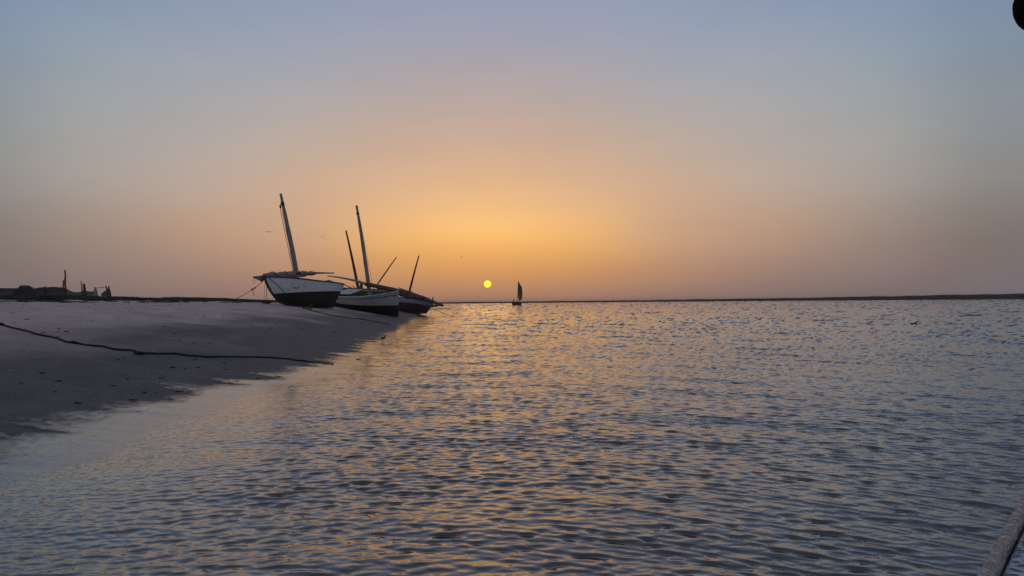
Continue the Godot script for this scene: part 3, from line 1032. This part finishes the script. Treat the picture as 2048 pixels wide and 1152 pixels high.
	furl(b, Vector3(-14.35, 2.15, -71.9), Vector3(-14.25, 3.15, -71.8), [0.14, 0.19, 0.2, 0.17, 0.1], 0.0, 64, "brown_sail")
	hang = null
	spar(b, "tiller", Vector3(-16.0, 3.05, -72.0), Vector3(-14.65, 2.45, -71.6), 0.03, 0.05, 0.05, Vector3(0, -0.04, 0), M.dark_wood)
	hang = null
	spar(b, "oar", Vector3(-15.1, 2.85, -71.8), Vector3(-14.55, 2.45, -71.6), 0.03, 0.04, 0.04, Vector3.ZERO, M.dark_wood)
	part("rudder_head", tube_mesh(local(b, Array(spline([Vector3(-14.05, 3.02, -71.6), Vector3(-13.75, 2.95, -71.6), Vector3(-13.62, 2.7, -71.6), Vector3(-13.6, 2.42, -71.6)], 5))), PackedFloat32Array([0.05, 0.06, 0.08, 0.09, 0.1, 0.1, 0.1, 0.1, 0.09, 0.09, 0.08]), 7), M.dark_wood, b)

	hang = null
	sailing_boat()

	# ropes on the beach
	mooring("mooring_rope", "thick dark mooring rope running across the sand from the left edge to the water", [[-16.5, -17.2], [-12.5, -14.9], [-10.6, -14.1], [-8.97, -13.3], [-8.0, -12.8], [-7.09, -12.25], [-6.66, -12.35], [-6.16, -12.4], [-6.03, -12.35], [-5.75, -12.75], [-5.23, -13.35], [-4.6, -14.55], [-4.15, -14.85], [-3.75, -14.7], [-3.45, -14.62]], 0.017, [3, 5, 8])
	mooring("mooring_rope", "thin anchor rope lying on the sand in front of the white boat", [[-11.2, -41.85], [-10.2, -39.5], [-9.11, -37.95], [-8.4, -38.6], [-7.75, -39.3], [-7.0, -38.8], [-6.14, -38.15]], 0.022, [4])
	var anchor := thing("anchor", "dark iron anchor half buried in sand below the white boat", "anchor", Transform3D(Basis(Vector3.UP, 0.4), Vector3(-11.25, ground(-11.25, -41.9), -41.9)))
	part("shank", tube_mesh(PackedVector3Array([Vector3(-0.1, 0.02, 0), Vector3(0.2, 0.28, 0.05)]), PackedFloat32Array([0.05, 0.04]), 7), M.dark_wood, anchor)
	part("fluke", tube_mesh(spline([Vector3(-0.28, 0.12, -0.1), Vector3(-0.14, 0.0, -0.05), Vector3(0.06, 0.0, 0.12), Vector3(0.2, 0.14, 0.25)], 4), PackedFloat32Array([0.02, 0.05, 0.06, 0.06, 0.06, 0.06, 0.05, 0.05, 0.05, 0.05, 0.04, 0.03, 0.02]), 7), M.dark_wood, anchor)
	var bow_rope := begin()
	tube(bow_rope, bez(Vector3(-14.1, 2.72, -43.6), Vector3(-15.16, 2.12, -44.6), 0.02), PackedFloat32Array([0.018]), 6)
	tube(bow_rope, bez(Vector3(-15.16, 2.12, -44.6), Vector3(-17.2, ground(-17.2, -46.0), -46.0), 0.06), PackedFloat32Array([0.016]), 6)
	tube(bow_rope, bez(Vector3(-15.22, 2.1, -44.6), Vector3(-15.18, 1.66, -44.6), 0.0), PackedFloat32Array([0.014]), 6)
	solo("bow_rope", done(bow_rope), M.rope, "rope stretched from the white boat's bow down to the dune", "rope")
	var knots := get_node("bow_rope")
	part("knot", body_mesh([[Vector3(-15.08, 2.16, -44.55), Vector3(-15.14, 2.14, -44.6), 0.05, 0.04]], 0.02, 0.01), M.rope, knots)
	part("knot", body_mesh([[Vector3(-15.26, 2.09, -44.65), Vector3(-15.31, 2.07, -44.7), 0.055, 0.05]], 0.02, 0.01), M.rope, knots)
	solo("stern_rope", tube_mesh(bez(Vector3(-7.3, 0.62, -71.6), Vector3(-4.1, -0.05, -62.0), 0.16, 16), PackedFloat32Array([0.02]), 6), M.rope, "rope running from the red bottomed boat into the water", "rope")
	solo("oar", tube_mesh(PackedVector3Array([Vector3(-8.0, 0.58, -72.0), Vector3(-6.4, 0.62, -71.4), Vector3(-5.7, 0.66, -71.2)]), PackedFloat32Array([0.035, 0.03, 0.02]), 7), M.dark_wood, "thin pole sticking out level from under the red bottomed boat's bow", "pole")

func mooring(called: String, label: String, pts: Array, r: float, knots: Array) -> void:
	var ps := []
	for p in pts:
		ps.append(Vector3(p[0], 0, p[1]))
	var c := spline(ps, 9)
	for i in c.size():
		var x := c[i].x
		var z := c[i].z + 0.03 * sin(i * 0.9) + 0.02 * sin(i * 0.37)
		c[i] = Vector3(x, maxf(ground(x, z) + fine_ground(x, z, shore(-z) - x), -0.01) + r * 0.8, z)
	var o := solo(called, tube_mesh(c, PackedFloat32Array([r]), 8), M.wet_rope, label, "rope")
	for k in knots:
		var p := c[k * 9]
		var d := (c[k * 9 + 1] - p).normalized()
		part("knot", body_mesh([[p - d * 0.09, p + d * 0.04, r * 1.5, r * 1.7], [p + Vector3(0.02, 0.02, 0.05), p + d * 0.08, r * 1.2, r * 1.1]], 0.014, 0.01), M.wet_rope, o)

func sailing_boat() -> void:
	var P := {"L": 5.6, "B": 1.8, "D": 1.15, "bow_rise": 0.25, "stern_rise": 0.25, "bow_rake": 0.5, "stern_rake": 0.3, "bow_lift": 0.15, "stern_lift": 0.1, "stern_w": 0.35,
		"line_stern": 0.55, "line_bow": 0.6, "bottom": "black_bottom", "sides": "dark_wood", "inside": "old_wood", "rail": "brown_rail", "floor_v": 0.5, "foredeck": 0.8, "thwarts": [0.3, 0.55], "beached": false}
	var b := make_boat("sailing_boat", "distant sailboat under a tall brown sail beneath the evening sky", boat_place(1.75, -0.28, -277.0, Vector2(0.62, -0.78), 0.0, 2.0), P)
	var mt := Vector3(2.3, 5.2, -277.0)
	spar(b, "mast", Vector3(2.0, 0.3, -277.0), mt, 0.12, 0.10, 0.06, Vector3.ZERO, M.dark_wood)
	spar(b, "yard", Vector3(1.92, 2.6, -277.1), Vector3(2.22, 8.95, -277.1), 0.05, 0.07, 0.03, Vector3(0.05, 0, 0), M.dark_wood)
	# the sail bellies away from the wind
	var luff := [[2.22, 8.9], [2.16, 7.6], [2.1, 6.3], [2.03, 5.0], [2.08, 4.0], [2.3, 3.0], [2.45, 2.2], [2.6, 1.5]]
	var leech := [[2.28, 8.9], [2.95, 7.7], [3.6, 6.6], [3.78, 5.4], [3.78, 4.2], [3.74, 3.2], [3.66, 2.4], [3.3, 1.9]]
	var st := begin()
	for face in 2:
		var rings := []
		for i in luff.size():
			var ring := []
			for j in 9:
				var q := j / 8.0
				ring.append(Vector3(lerpf(luff[i][0], leech[i][0], q), lerpf(luff[i][1], leech[i][1], q), -277.15 - 0.5 * sin(q * PI) * sin(i / 7.0 * PI) - 0.02 * face - 0.4 * q))
			rings.append(local(b, ring))
		loft(st, rings, false)
	part("sail", done(st), M.thin_sail, b)
	line(b, "sheet", Vector3(3.3, 1.9, -277.5), Vector3(0.9, 1.0, -276.6), 0.1, 0.02, M.rope)
	# the helmsman stands in the stern
	var p := solo("person", body_mesh(man(), 0.035, 0.022), M.dark_cloth, "person in dark clothes standing at the stern of the distant sailboat", "person", Transform3D(Basis(Vector3.UP, -0.9), Vector3(0.62, 0.58, -275.8)))
	part("hair", body_mesh([[Vector3(0, 1.66, -0.01), Vector3(0, 1.70, -0.02), 0.095, 0.085]], 0.025, 0.01), M.dark_feather, p)
	# two crouched figures amidships read as bundles of gear
	solo("gear_bundle", body_mesh([[Vector3(0, 0.1, 0), Vector3(0.2, 0.3, 0.1), 0.25, 0.2], [Vector3(-0.2, 0.1, 0), Vector3(0.05, 0.42, 0), 0.2, 0.14]], 0.06, 0.05), M.black_bottom, "dark heap of gear amidships in the distant sailboat", "bundle", Transform3D(Basis(), Vector3(1.5, 0.62, -276.6)))

func man() -> Array:
	var b := [[Vector3(0, 0.98, 0), Vector3(0, 1.18, 0), 0.135, 0.12], [Vector3(0, 1.18, 0), Vector3(0, 1.38, 0), 0.12, 0.135], [Vector3(-0.12, 1.42, 0), Vector3(0.12, 1.42, 0), 0.075, 0.075], [Vector3(0, 1.42, 0), Vector3(0, 1.54, 0.01), 0.06, 0.052], [Vector3(0, 1.60, 0.01), Vector3(0, 1.68, 0), 0.082, 0.09]]
	for s in [-1.0, 1.0]:
		b.append([Vector3(s * 0.09, 0.95, 0), Vector3(s * 0.11, 0.52, 0.03), 0.095, 0.062])
		b.append([Vector3(s * 0.11, 0.52, 0.03), Vector3(s * 0.12, 0.08, 0.0), 0.06, 0.042])
		b.append([Vector3(s * 0.12, 0.05, 0.0), Vector3(s * 0.13, 0.04, 0.15), 0.042, 0.035])
		b.append([Vector3(s * 0.19, 1.40, 0), Vector3(s * 0.24, 1.13, 0.03), 0.055, 0.045])
		b.append([Vector3(s * 0.24, 1.13, 0.03), Vector3(s * 0.2, 0.93, 0.2), 0.042, 0.033])
		b.append([Vector3(s * 0.2, 0.93, 0.2), Vector3(s * 0.18, 0.88, 0.27), 0.035, 0.022])
	return b

# ---------------------------------------------------------------- the fishing camp on the dune
func camp() -> void:
	# where each thing stands is a plain place on the dune; all rest on the ground there
	var g := func(x: float, z: float) -> Vector3: return Vector3(x, ground(x, z) - 0.05, z)
	var hut := thing("shelter", "low dark tarpaulin shelter with a flat top among the nets", "shelter", Transform3D(Basis(Vector3.UP, 0.5).scaled(Vector3(0.76, 0.8, 0.7)), g.call(-35.0, -54.6)))
	var st := begin()
	var rings := []
	var prof := [[-1.05, 0.0], [-0.98, 0.32], [-0.72, 0.74], [-0.46, 1.03], [-0.1, 1.06], [0.34, 1.05], [0.62, 0.86], [0.92, 0.42], [1.05, 0.0]]
	for i in 7:
		var t := i / 6.0
		var ring := PackedVector3Array()
		for q in prof:
			ring.append(Vector3(q[0] * (1.0 + 0.03 * sin(i * 2.1)), q[1] * (1.0 - 0.12 * absf(t - 0.5) * 2.0) + 0.03 * sin(q[0] * 7.0 + i), lerpf(-0.9, 0.9, t)))
		rings.append(ring)
	loft(st, rings, false, false, true)
	part("tarpaulin", done(st), M.tarp, hut)
	for q in [-0.8, 0.8]:
		part("edge_pole", tube_mesh(PackedVector3Array([Vector3(-0.42, 1.02, q), Vector3(0.3, 1.02, q)]), PackedFloat32Array([0.035]), 6), M.dark_wood, hut)
	# posts: x, z, height, radius, lean x, what
	var posts := [
		[-38.35, -56.0, 0.82, 0.12, 0.0, "stubby brown post at the left edge of the fishing camp"],
		[-34.45, -56.0, 0.86, 0.05, 0.0, "short pointed stake where the two grey nets meet"],
		[-33.21, -56.2, 1.32, 0.055, -0.02, "medium stake just left of the tallest camp post"],
		[-32.93, -56.0, 2.08, 0.07, -0.03, "tallest thin post of the fishing camp"],
		[-31.72, -56.1, 1.30, 0.045, -0.10, "thin crooked stake leaning on the thick camp post"],
		[-31.55, -56.0, 1.12, 0.105, -0.02, "thick brown post in the middle of the sagging net"],
		[-30.72, -56.0, 0.92, 0.06, -0.06, "post under the pale hanging cloth"],
		[-29.78, -56.0, 1.02, 0.05, -0.16, "dark pole leaning right at the end of the nets, left one of a pair"],
		[-29.62, -56.1, 1.00, 0.065, -0.20, "dark pole leaning left at the end of the nets, right one of a pair"]]
	for q in posts:
		var base: Vector3 = g.call(q[0], q[1])
		var pts := PackedVector3Array()
		var rad := PackedFloat32Array()
		for i in 7:
			var t := i / 6.0
			pts.append(Vector3(q[4] * t * q[2] + 0.02 * sin(i * 1.9 + q[0]), t * q[2], 0))
			rad.append(q[3] * lerpf(1.1, 0.75, t) * (1.0 + 0.12 * sin(i * 2.3 + q[0] * 5.0)))
		solo("net_post", tube_mesh(pts, rad, 8), M.dark_wood, q[5], "post", Transform3D(Basis(), base), "posts of the fishing camp")
	# nets: x from, x to, height from, to, sag, bottom, material
	var nets := [
		[-42.5, -36.3, 0.70, 0.62, 0.04, 0.0, "net", "dark grey net behind the tarpaulin shelter at the left edge"],
		[-36.5, -34.45, 0.50, 0.74, 0.02, 0.0, "net", "dark grey net rising from the shelter to the pointed stake"],
		[-34.45, -32.95, 0.70, 0.68, -0.06, 0.0, "net", "dark purplish net between the pointed stake and the tallest post"],
		[-32.95, -31.55, 0.68, 0.56, 0.20, 0.02, "thin_net", "thin pale net sagging between the tallest and the thick post"],
		[-31.55, -30.72, 0.62, 0.62, 0.12, 0.0, "thin_net", "thin net with a curved top between the thick post and the pale cloth"],
		[-30.3, -29.75, 0.36, 0.84, 0.0, 0.0, "thin_net", "small triangle of net at the right end of the camp"]]
	for k in nets.size():
		var q: Array = nets[k]
		var s2 := begin()
		var nn := noise(80 + k, 1.5, 3)
		rings = []
		for i in 17:
			var t := i / 16.0
			var x := lerpf(q[0], q[1], t)
			var base := ground(x, -56.0)
			var top: float = lerpf(q[2], q[3], t) - q[4] * 4.0 * t * (1.0 - t) + 0.03 * nn.get_noise_2d(t * 8.0, 1.0)
			var ring := []
			for j in 7:
				var v := j / 6.0
				ring.append(Vector3(x, base - 0.03 + lerpf(q[5], top, v), -56.0 + 0.10 * nn.get_noise_2d(t * 6.0, v * 2.0) - 0.12 * sin(v * PI)))
			var back := []
			for j in 7:
				back.append(ring[6 - j] + Vector3(0, 0, -0.03))
			rings.append(PackedVector3Array(ring + back))
		loft(s2, rings, true, true, true)
		var o := thing("fishing_net", q[7], "net", Transform3D(Basis(), Vector3(q[0], ground(q[0], -56.0), -56.0)), "nets hung out at the fishing camp")
		var moved := []
		part("netting", shifted(done(s2), -o.position), M[q[6]], o)
		var rope_pts := PackedVector3Array()
		for i in 17:
			rope_pts.append(rings[i][6] + Vector3(0, 0.01, 0) - o.position)
		part("head_rope", tube_mesh(rope_pts, PackedFloat32Array([0.026]), 6), M.rope, o)
	# rails that run to the last pair of poles
	solo("rail", tube_mesh(PackedVector3Array([Vector3(-30.7, ground(-30.7, -56) + 0.80, -56.02), Vector3(-29.95, ground(-29.9, -56) + 0.86, -56.0)]), PackedFloat32Array([0.02]), 6), M.rope, "cord from the pale cloth's post to the leaning poles", "cord")
	solo("rail", tube_mesh(PackedVector3Array([Vector3(-30.35, ground(-30.35, -56) + 0.32, -56.02), Vector3(-29.8, ground(-29.8, -56) + 0.32, -56.0)]), PackedFloat32Array([0.028]), 6), M.dark_wood, "short low rail beside the leaning poles", "rail")
	var c := begin()
	rings = []
	for i in 9:
		var t := i / 8.0
		var ring := PackedVector3Array()
		for j in 10:
			var a := TAU * j / 10.0
			var r := lerpf(0.06, 0.17, pow(t, 0.8)) * (1.0 + 0.25 * sin(a * 3.0 + t * 2.0))
			ring.append(Vector3(cos(a) * r + 0.05 * t, 0.84 * (1.0 - t) + 0.02, sin(a) * r * 0.6))
		rings.append(ring)
	loft(c, rings, true, true, true)
	solo("cloth", done(c), M.pale_cloth, "pale grey cloth hanging from a post near the right end of the nets", "cloth", Transform3D(Basis(), g.call(-30.66, -55.85)))
	solo("buoy", body_mesh([[Vector3(0, 0.12, 0), Vector3(0.05, 0.14, 0), 0.11, 0.09]], 0.03, 0.01), M.pale_cloth, "small pale float lying against the net at the left edge", "float", Transform3D(Basis(), g.call(-38.05, -55.5)))
	solo("beam", tube_mesh(PackedVector3Array([Vector3(-0.9, 0.85, 0), Vector3(0.0, 0.80, 0), Vector3(0.7, 0.60, 0.0)]), PackedFloat32Array([0.09, 0.07, 0.03]), 7), M.dark_wood, "brown beam laid over the net at the left edge of the picture", "beam", Transform3D(Basis(), g.call(-38.5, -56.2)))

func shifted(m: ArrayMesh, by: Vector3) -> ArrayMesh:
	var st := SurfaceTool.new()
	st.append_from(m, 0, Transform3D(Basis(), by))
	return st.commit()

# ---------------------------------------------------------------- plants
func leaf_tuft(s: int, leaves: int, h: float, w: float) -> ArrayMesh:
	var r := RandomNumberGenerator.new()
	r.seed = s
	var st := begin()
	st.set_smooth_group(-1)
	for i in leaves:
		var a := r.randf() * TAU
		var out := r.randf() * w
		var root := Vector3(cos(a), 0, sin(a)) * out * 0.6 + Vector3(0, r.randf() * h * 0.55, 0)
		var tip := root + Vector3(cos(a + r.randfn(0, 0.5)), r.randf_range(0.1, 1.0), sin(a + r.randfn(0, 0.5))) * h * r.randf_range(0.35, 0.6)
		var side := (tip - root).cross(Vector3(r.randfn(), r.randfn(), r.randfn())).normalized() * h * 0.10
		st.add_vertex(root); st.add_vertex(root.lerp(tip, 0.55) + side); st.add_vertex(tip)
		st.add_vertex(root); st.add_vertex(tip); st.add_vertex(root.lerp(tip, 0.55) - side)
	return done(st)

func scrub() -> void:
	var patchy := noise(33, 0.5, 3)
	var spots: Array[Transform3D] = []
	for i in 16000:
		var d := 12.0 + 66.0 * pow(rng.randf(), 0.8)
		var s := rng.randf_range(10.0, 19.0)
		var lower := absf(s - 10.9) < 0.5
		if s < 12.2 and not lower:
			continue
		var x := shore(d) - s
		if absf(x / d) > 1.2:
			continue
		var v := patchy.get_noise_2d(x * 1.1, d * 0.5)
		if v < (0.1 if lower else (-0.16 if s < 15.0 else -0.02)):
			continue
		if lower and rng.randf() < 0.35:
			continue
		var sc := rng.randf_range(0.55, 1.15) * (0.6 if lower else 1.0)
		spots.append(Transform3D(Basis(Vector3.UP, rng.randf() * TAU).scaled(Vector3(sc * 1.3, sc, sc * 1.3)), Vector3(x, ground(x, -d) - 0.015, -d)))
	var mm := MultiMesh.new()
	mm.transform_format = MultiMesh.TRANSFORM_3D
	mm.mesh = leaf_tuft(5, 60, 0.13, 0.26)
	mm.instance_count = spots.size()
	for i in spots.size():
		mm.set_instance_transform(i, spots[i])
	var o := MultiMeshInstance3D.new()
	o.name = "dune_scrub"
	o.multimesh = mm
	o.material_override = M.leaf
	o.set_meta("kind", "stuff")
	o.set_meta("label", "low dark salt scrub along the crest of the dune")
	o.set_meta("category", "scrub")
	add_child(o)
	# single bushes that stand out from the line
	for q in [[-16.4, -26.8, 1.0, "dark low bush on the dune in front of the grey nets"], [-15.6, -48.2, 0.8, "small dark bush on the dune just left of the white boat"], [-17.3, -35.0, 0.8, "small low bush in the dune scrub between the camp and the white boat"]]:
		var b := thing("bush", q[3], "bush", Transform3D(Basis(Vector3.UP, q[0]), Vector3(q[0], ground(q[0], q[1]) - 0.02, q[1])), "single bushes on the dune")
		part("foliage", leaf_tuft(int(-q[0] * 10), 240, 0.26 * q[2], 0.55 * q[2]), M.leaf, b)
		part("stem", tube_mesh(PackedVector3Array([Vector3.ZERO, Vector3(0.02, 0.1, 0.01)]), PackedFloat32Array([0.02, 0.01]), 5), M.dark_wood, b)

# ---------------------------------------------------------------- the boat the picture is taken from
func near_boat() -> void:
	var wood := worn("rail_wood", 65, 0.05, [[0.0, lin(0.09, 0.085, 0.08)], [0.4, lin(0.3, 0.285, 0.26)], [0.5, lin(0.34, 0.2, 0.165)], [0.56, lin(0.36, 0.22, 0.18)], [0.62, lin(0.38, 0.365, 0.34)], [1.0, lin(0.75, 0.72, 0.68)]], Vector3(4.0, 4.0, 4.0), 0.7, 1.2)
	var paint := worn("near_paint", 66, 0.05, [[0.0, lin(0.05, 0.05, 0.055)], [0.36, lin(0.12, 0.13, 0.16)], [0.5, lin(0.42, 0.45, 0.54)], [1.0, lin(0.55, 0.58, 0.66)]], Vector3(2.2, 2.2, 4.0), 0.6, 1.2)
	var a := Vector3(0.751, 0.75, -1.242)
	var dir := (Vector3(1.18, 0.75, -1.767) - a).normalized()
	var right := dir.cross(Vector3.UP).normalized()
	var o := thing("near_boat", "near boat at the lower right corner with worn wooden rail and blue white boards", "boat", Transform3D(Basis(), Vector3(a.x, 0.0, a.z)))
	var n := noise(67, 3.0, 3)
	var rings := []
	for i in 81:
		var t := -1.6 + 3.6 * i / 80.0
		var c := Vector3(0, 0.75, 0) + dir * t
		var ring := PackedVector3Array()
		for q in [[0.0, -0.05], [-0.002, -0.008], [0.001, -0.002], [0.004, 0.0], [0.013, 0.001], [0.017, -0.002], [0.020, -0.008], [0.020, -0.05]]:
			var w := 0.004 * n.get_noise_2d(t * 3.0, q[0] * 60.0 + q[1] * 40.0)
			ring.append(c + right * (q[0] + w) + Vector3(0, q[1] + w, 0))
		rings.append(ring)
	var st := begin()
	loft(st, rings, true, true, true)
	part("gunwale", done(st), wood, o)
	for k in 7:
		var b := Basis(right, Vector3.UP, -dir)
		part("deck_board", box_mesh(Transform3D(b, Vector3(0, 0.722 - 0.001 * (k % 2), 0) + right * (0.068 + 0.090 * k) + dir * 0.4), Vector3(0.086, 0.022, 3.4), 0.005), paint, o)
	# the outside planking below the rail
	for k in 4:
		var b := Basis(right, Vector3.UP, -dir)
		part("side_plank", box_mesh(Transform3D(b * Basis(Vector3(0, 0, 1), 0.12), Vector3(0, 0.60 - 0.17 * k, 0) + right * (0.035 + 0.022 * k) + dir * 0.2), Vector3(0.025, 0.168, 3.4), 0.005), paint, o)
	# the blackened end of a spar that leans in over the camera's right
	var sp := begin()
	rings = []
	var tip := Vector3(1.343, 1.949, -2.0)
	var ax := Vector3(0.93, 0.30, 0.22).normalized()
	var ay := ax.cross(Vector3(0, 0, 1)).normalized()
	var az := ax.cross(ay)
	for q in [[0.0, 0.006], [0.004, 0.025], [0.012, 0.042], [0.027, 0.060], [0.048, 0.073], [0.075, 0.080], [0.11, 0.083], [0.4, 0.082], [2.2, 0.075]]:
		var ring := PackedVector3Array()
		for j in 20:
			var an := TAU * j / 20.0
			ring.append(tip + ax * q[0] + (ay * cos(an) + az * sin(an)) * q[1])
		rings.append(ring)
	loft(sp, rings, true, true, true)
	solo("spar", done(sp), M.black_wood, "black rounded end of a spar poking into the top right corner", "spar")

# ---------------------------------------------------------------- birds
func gull(label: String, at: Vector3, yaw: float, roll: float, lift: float, size: float) -> void:
	var o := thing("gull", label, "bird", Transform3D(Basis(Vector3.UP, yaw) * Basis(Vector3(0, 0, 1), roll) * Basis.from_scale(Vector3.ONE * size), at), "birds flying over the boats")
	part("body", body_mesh([[Vector3(0, 0, -0.08), Vector3(0, 0, 0.08), 0.05, 0.045], [Vector3(0, 0.005, 0.08), Vector3(0, 0.015, 0.17), 0.035, 0.03], [Vector3(0, 0.01, 0.17), Vector3(0, 0.0, 0.23), 0.016, 0.006], [Vector3(0, 0, -0.08), Vector3(0, 0.0, -0.22), 0.035, 0.012]], 0.018, 0.012), M.feather, o)
	for s in [-1.0, 1.0]:
		var l := lift if s > 0 else lift * 0.6
		var rings := []
		for q in [[0.0, 0.0, 0.10, 0.02], [0.18, 0.08, 0.10, 0.016], [0.34, 0.09, 0.075, 0.012], [0.48, 0.05, 0.045, 0.008], [0.60, 0.0, 0.012, 0.004]]:
			var c := Vector3(s * q[0], q[1] * l + q[0] * 0.25 * l, 0.02 - q[0] * 0.12)
			rings.append(PackedVector3Array([c + Vector3(0, 0, q[2]), c + Vector3(0, q[3], 0.2 * q[2]), c + Vector3(0, 0, -q[2]), c - Vector3(0, q[3], -0.2 * q[2])]))
		var st := begin()
		loft(st, rings, true, true, true)
		part("wing", done(st), M.feather, o)

func wildlife() -> void:
	gull("gull gliding left of the white boat's mast", Vector3(-17.6, 6.43, -55.0), 0.3, -0.08, 0.35, 0.62)
	gull("gull with raised wings between the two tall masts", Vector3(-14.93, 6.47, -60.0), 0.25, 0.3, 1.6, 0.5)
	gull("tiny bird flying alone up and left of the sun", Vector3(-5.96, 6.59, -90.0), 1.2, 0.5, 1.5, 0.35)
	var wb := thing("water_bird", "dark water bird floating low on the right half of the lagoon", "bird", Transform3D(Basis(Vector3.UP, 1.45).scaled(Vector3.ONE * 0.8), Vector3(18.6, 0.0, -35.2)))
	part("body", body_mesh([[Vector3(0, 0.03, -0.12), Vector3(0, 0.045, 0.10), 0.05, 0.065], [Vector3(0, 0.08, 0.12), Vector3(0, 0.13, 0.15), 0.028, 0.03], [Vector3(0, 0.13, 0.16), Vector3(0, 0.125, 0.22), 0.014, 0.006], [Vector3(0, 0.05, -0.12), Vector3(0, 0.10, -0.24), 0.03, 0.01]], 0.018, 0.014), M.dark_feather, wb)
	# the wading bird at the edge
	var y := maxf(ground(-3.95, -23.2), 0.0)
	var w := thing("wading_bird", "small wading bird standing at the water's edge", "bird", Transform3D(Basis(Vector3.UP, 1.2), Vector3(-3.95, y, -23.2)))
	part("body", body_mesh([[Vector3(0, 0.12, -0.05), Vector3(0, 0.13, 0.04), 0.03, 0.034], [Vector3(0, 0.14, 0.05), Vector3(0, 0.175, 0.07), 0.018, 0.02], [Vector3(0, 0.175, 0.08), Vector3(0, 0.16, 0.13), 0.006, 0.003], [Vector3(0, 0.12, -0.06), Vector3(0, 0.11, -0.12), 0.02, 0.006]], 0.01, 0.008), M.feather, w)
	for s in [-1.0, 1.0]:
		part("leg", tube_mesh(PackedVector3Array([Vector3(s * 0.014, 0.11, 0), Vector3(s * 0.016, 0.055, -0.012), Vector3(s * 0.016, 0.0, 0.0)]), PackedFloat32Array([0.006, 0.004, 0.004]), 5), M.dark_wood, w)
	var bu := solo("buoy", body_mesh([[Vector3(0, 0.0, 0), Vector3(0, 0.22, 0), 0.2, 0.16], [Vector3(0, 0.22, 0), Vector3(0, 0.5, 0), 0.05, 0.04]], 0.04, 0.03), M.black_bottom, "tiny dark buoy far out to the right of the distant sailboat", "buoy", Transform3D(Basis(), Vector3(11.1, 0.0, -186.6)))
	bu.rotation.z = 0.1

# ---------------------------------------------------------------- what the tide left
func weed_shape(s: int) -> ArrayMesh:
	var r := RandomNumberGenerator.new()
	r.seed = s
	var st := begin()
	for i in 7:
		var a := r.randf() * TAU
		var p := Vector3(cos(a), 0, sin(a)) * r.randf() * 0.05 + Vector3(0, 0.006, 0)
		var b := r.randf() * TAU
		var l := r.randf_range(0.04, 0.11)
		tube(st, PackedVector3Array([p, p + Vector3(cos(b), 0.25, sin(b)) * l * 0.5, p + Vector3(cos(b + 0.6), 0.0, sin(b + 0.6)) * l]), PackedFloat32Array([0.008, 0.012, 0.003]), 5)
	return done(st)

func small_things() -> void:
	var shapes := [weed_shape(1), weed_shape(2), weed_shape(3)]
	var i := 0
	for q in [[-4.32, -7.9], [-4.05, -8.2], [-4.45, -8.9], [-4.2, -9.3], [-4.6, -9.5], [-4.35, -9.9], [-4.0, -10.2], [-3.8, -10.9], [-4.1, -11.2], [-3.9, -11.7], [-3.75, -12.1], [-3.6, -12.6], [-3.35, -13.0], [-4.75, -8.3], [-5.05, -9.6], [-4.9, -10.6], [-3.3, -16.2], [-3.45, -17.5], [-3.7, -19.3], [-4.6, -12.2], [-4.9, -12.9], [-5.2, -11.6]]:
		var s: float = shore(-q[1]) - q[0]
		var o := solo("seaweed", shapes[i % 3], M.seaweed, "dark scrap of seaweed lying on the sand near the water's edge", "seaweed", Transform3D(Basis(Vector3.UP, i * 1.7).scaled(Vector3.ONE * (0.45 + 0.3 * fmod(i * 0.37, 1.0))), Vector3(q[0], maxf(ground(q[0], q[1]) + fine_ground(q[0], q[1], s), 0.0), q[1])), "scraps of seaweed along the wet edge")
		i += 1
	# litter nobody could count: pebbles, shells and bits of weed over the whole beach
	for kind in [["beach_litter", "pebble", 1400, "small dark bits of weed and pebbles strewn over the sand"], ["shell_litter", "shell", 260, "pale shell fragments strewn over the sand"]]:
		var mm := MultiMesh.new()
		mm.transform_format = MultiMesh.TRANSFORM_3D
		var st := begin()
		var rings := []
		for e in [[-1.0, 0.02], [-0.7, 0.7], [0.0, 1.0], [0.6, 0.75], [1.0, 0.05]]:
			var ring := PackedVector3Array()
			for j in 7:
				var a := TAU * j / 7.0
				ring.append(Vector3(e[0] * 0.02, sin(a) * e[1] * 0.006 * (1.0 + 0.2 * sin(j * 3.0)), cos(a) * e[1] * 0.014))
			rings.append(ring)
		loft(st, rings, true, false, true)
		mm.mesh = done(st)
		mm.instance_count = kind[2]
		for k in kind[2]:
			var d := 5.0 + 45.0 * pow(rng.randf(), 1.3)
			var s := 0.6 + 9.5 * pow(rng.randf(), 0.9)
			var x := shore(d) - s
			var sc := 0.35 + 1.6 * pow(rng.randf(), 6.0)
			mm.set_instance_transform(k, Transform3D(Basis(Vector3.UP, rng.randf() * TAU).scaled(Vector3(sc * rng.randf_range(0.8, 2.4), sc, sc)), Vector3(x, ground(x, -d) + fine_ground(x, -d, s) + 0.003, -d)))
		var o := MultiMeshInstance3D.new()
		o.name = kind[0]
		o.multimesh = mm
		o.material_override = M[kind[1]]
		o.set_meta("kind", "stuff")
		o.set_meta("label", kind[3])
		o.set_meta("category", "litter")
		add_child(o)
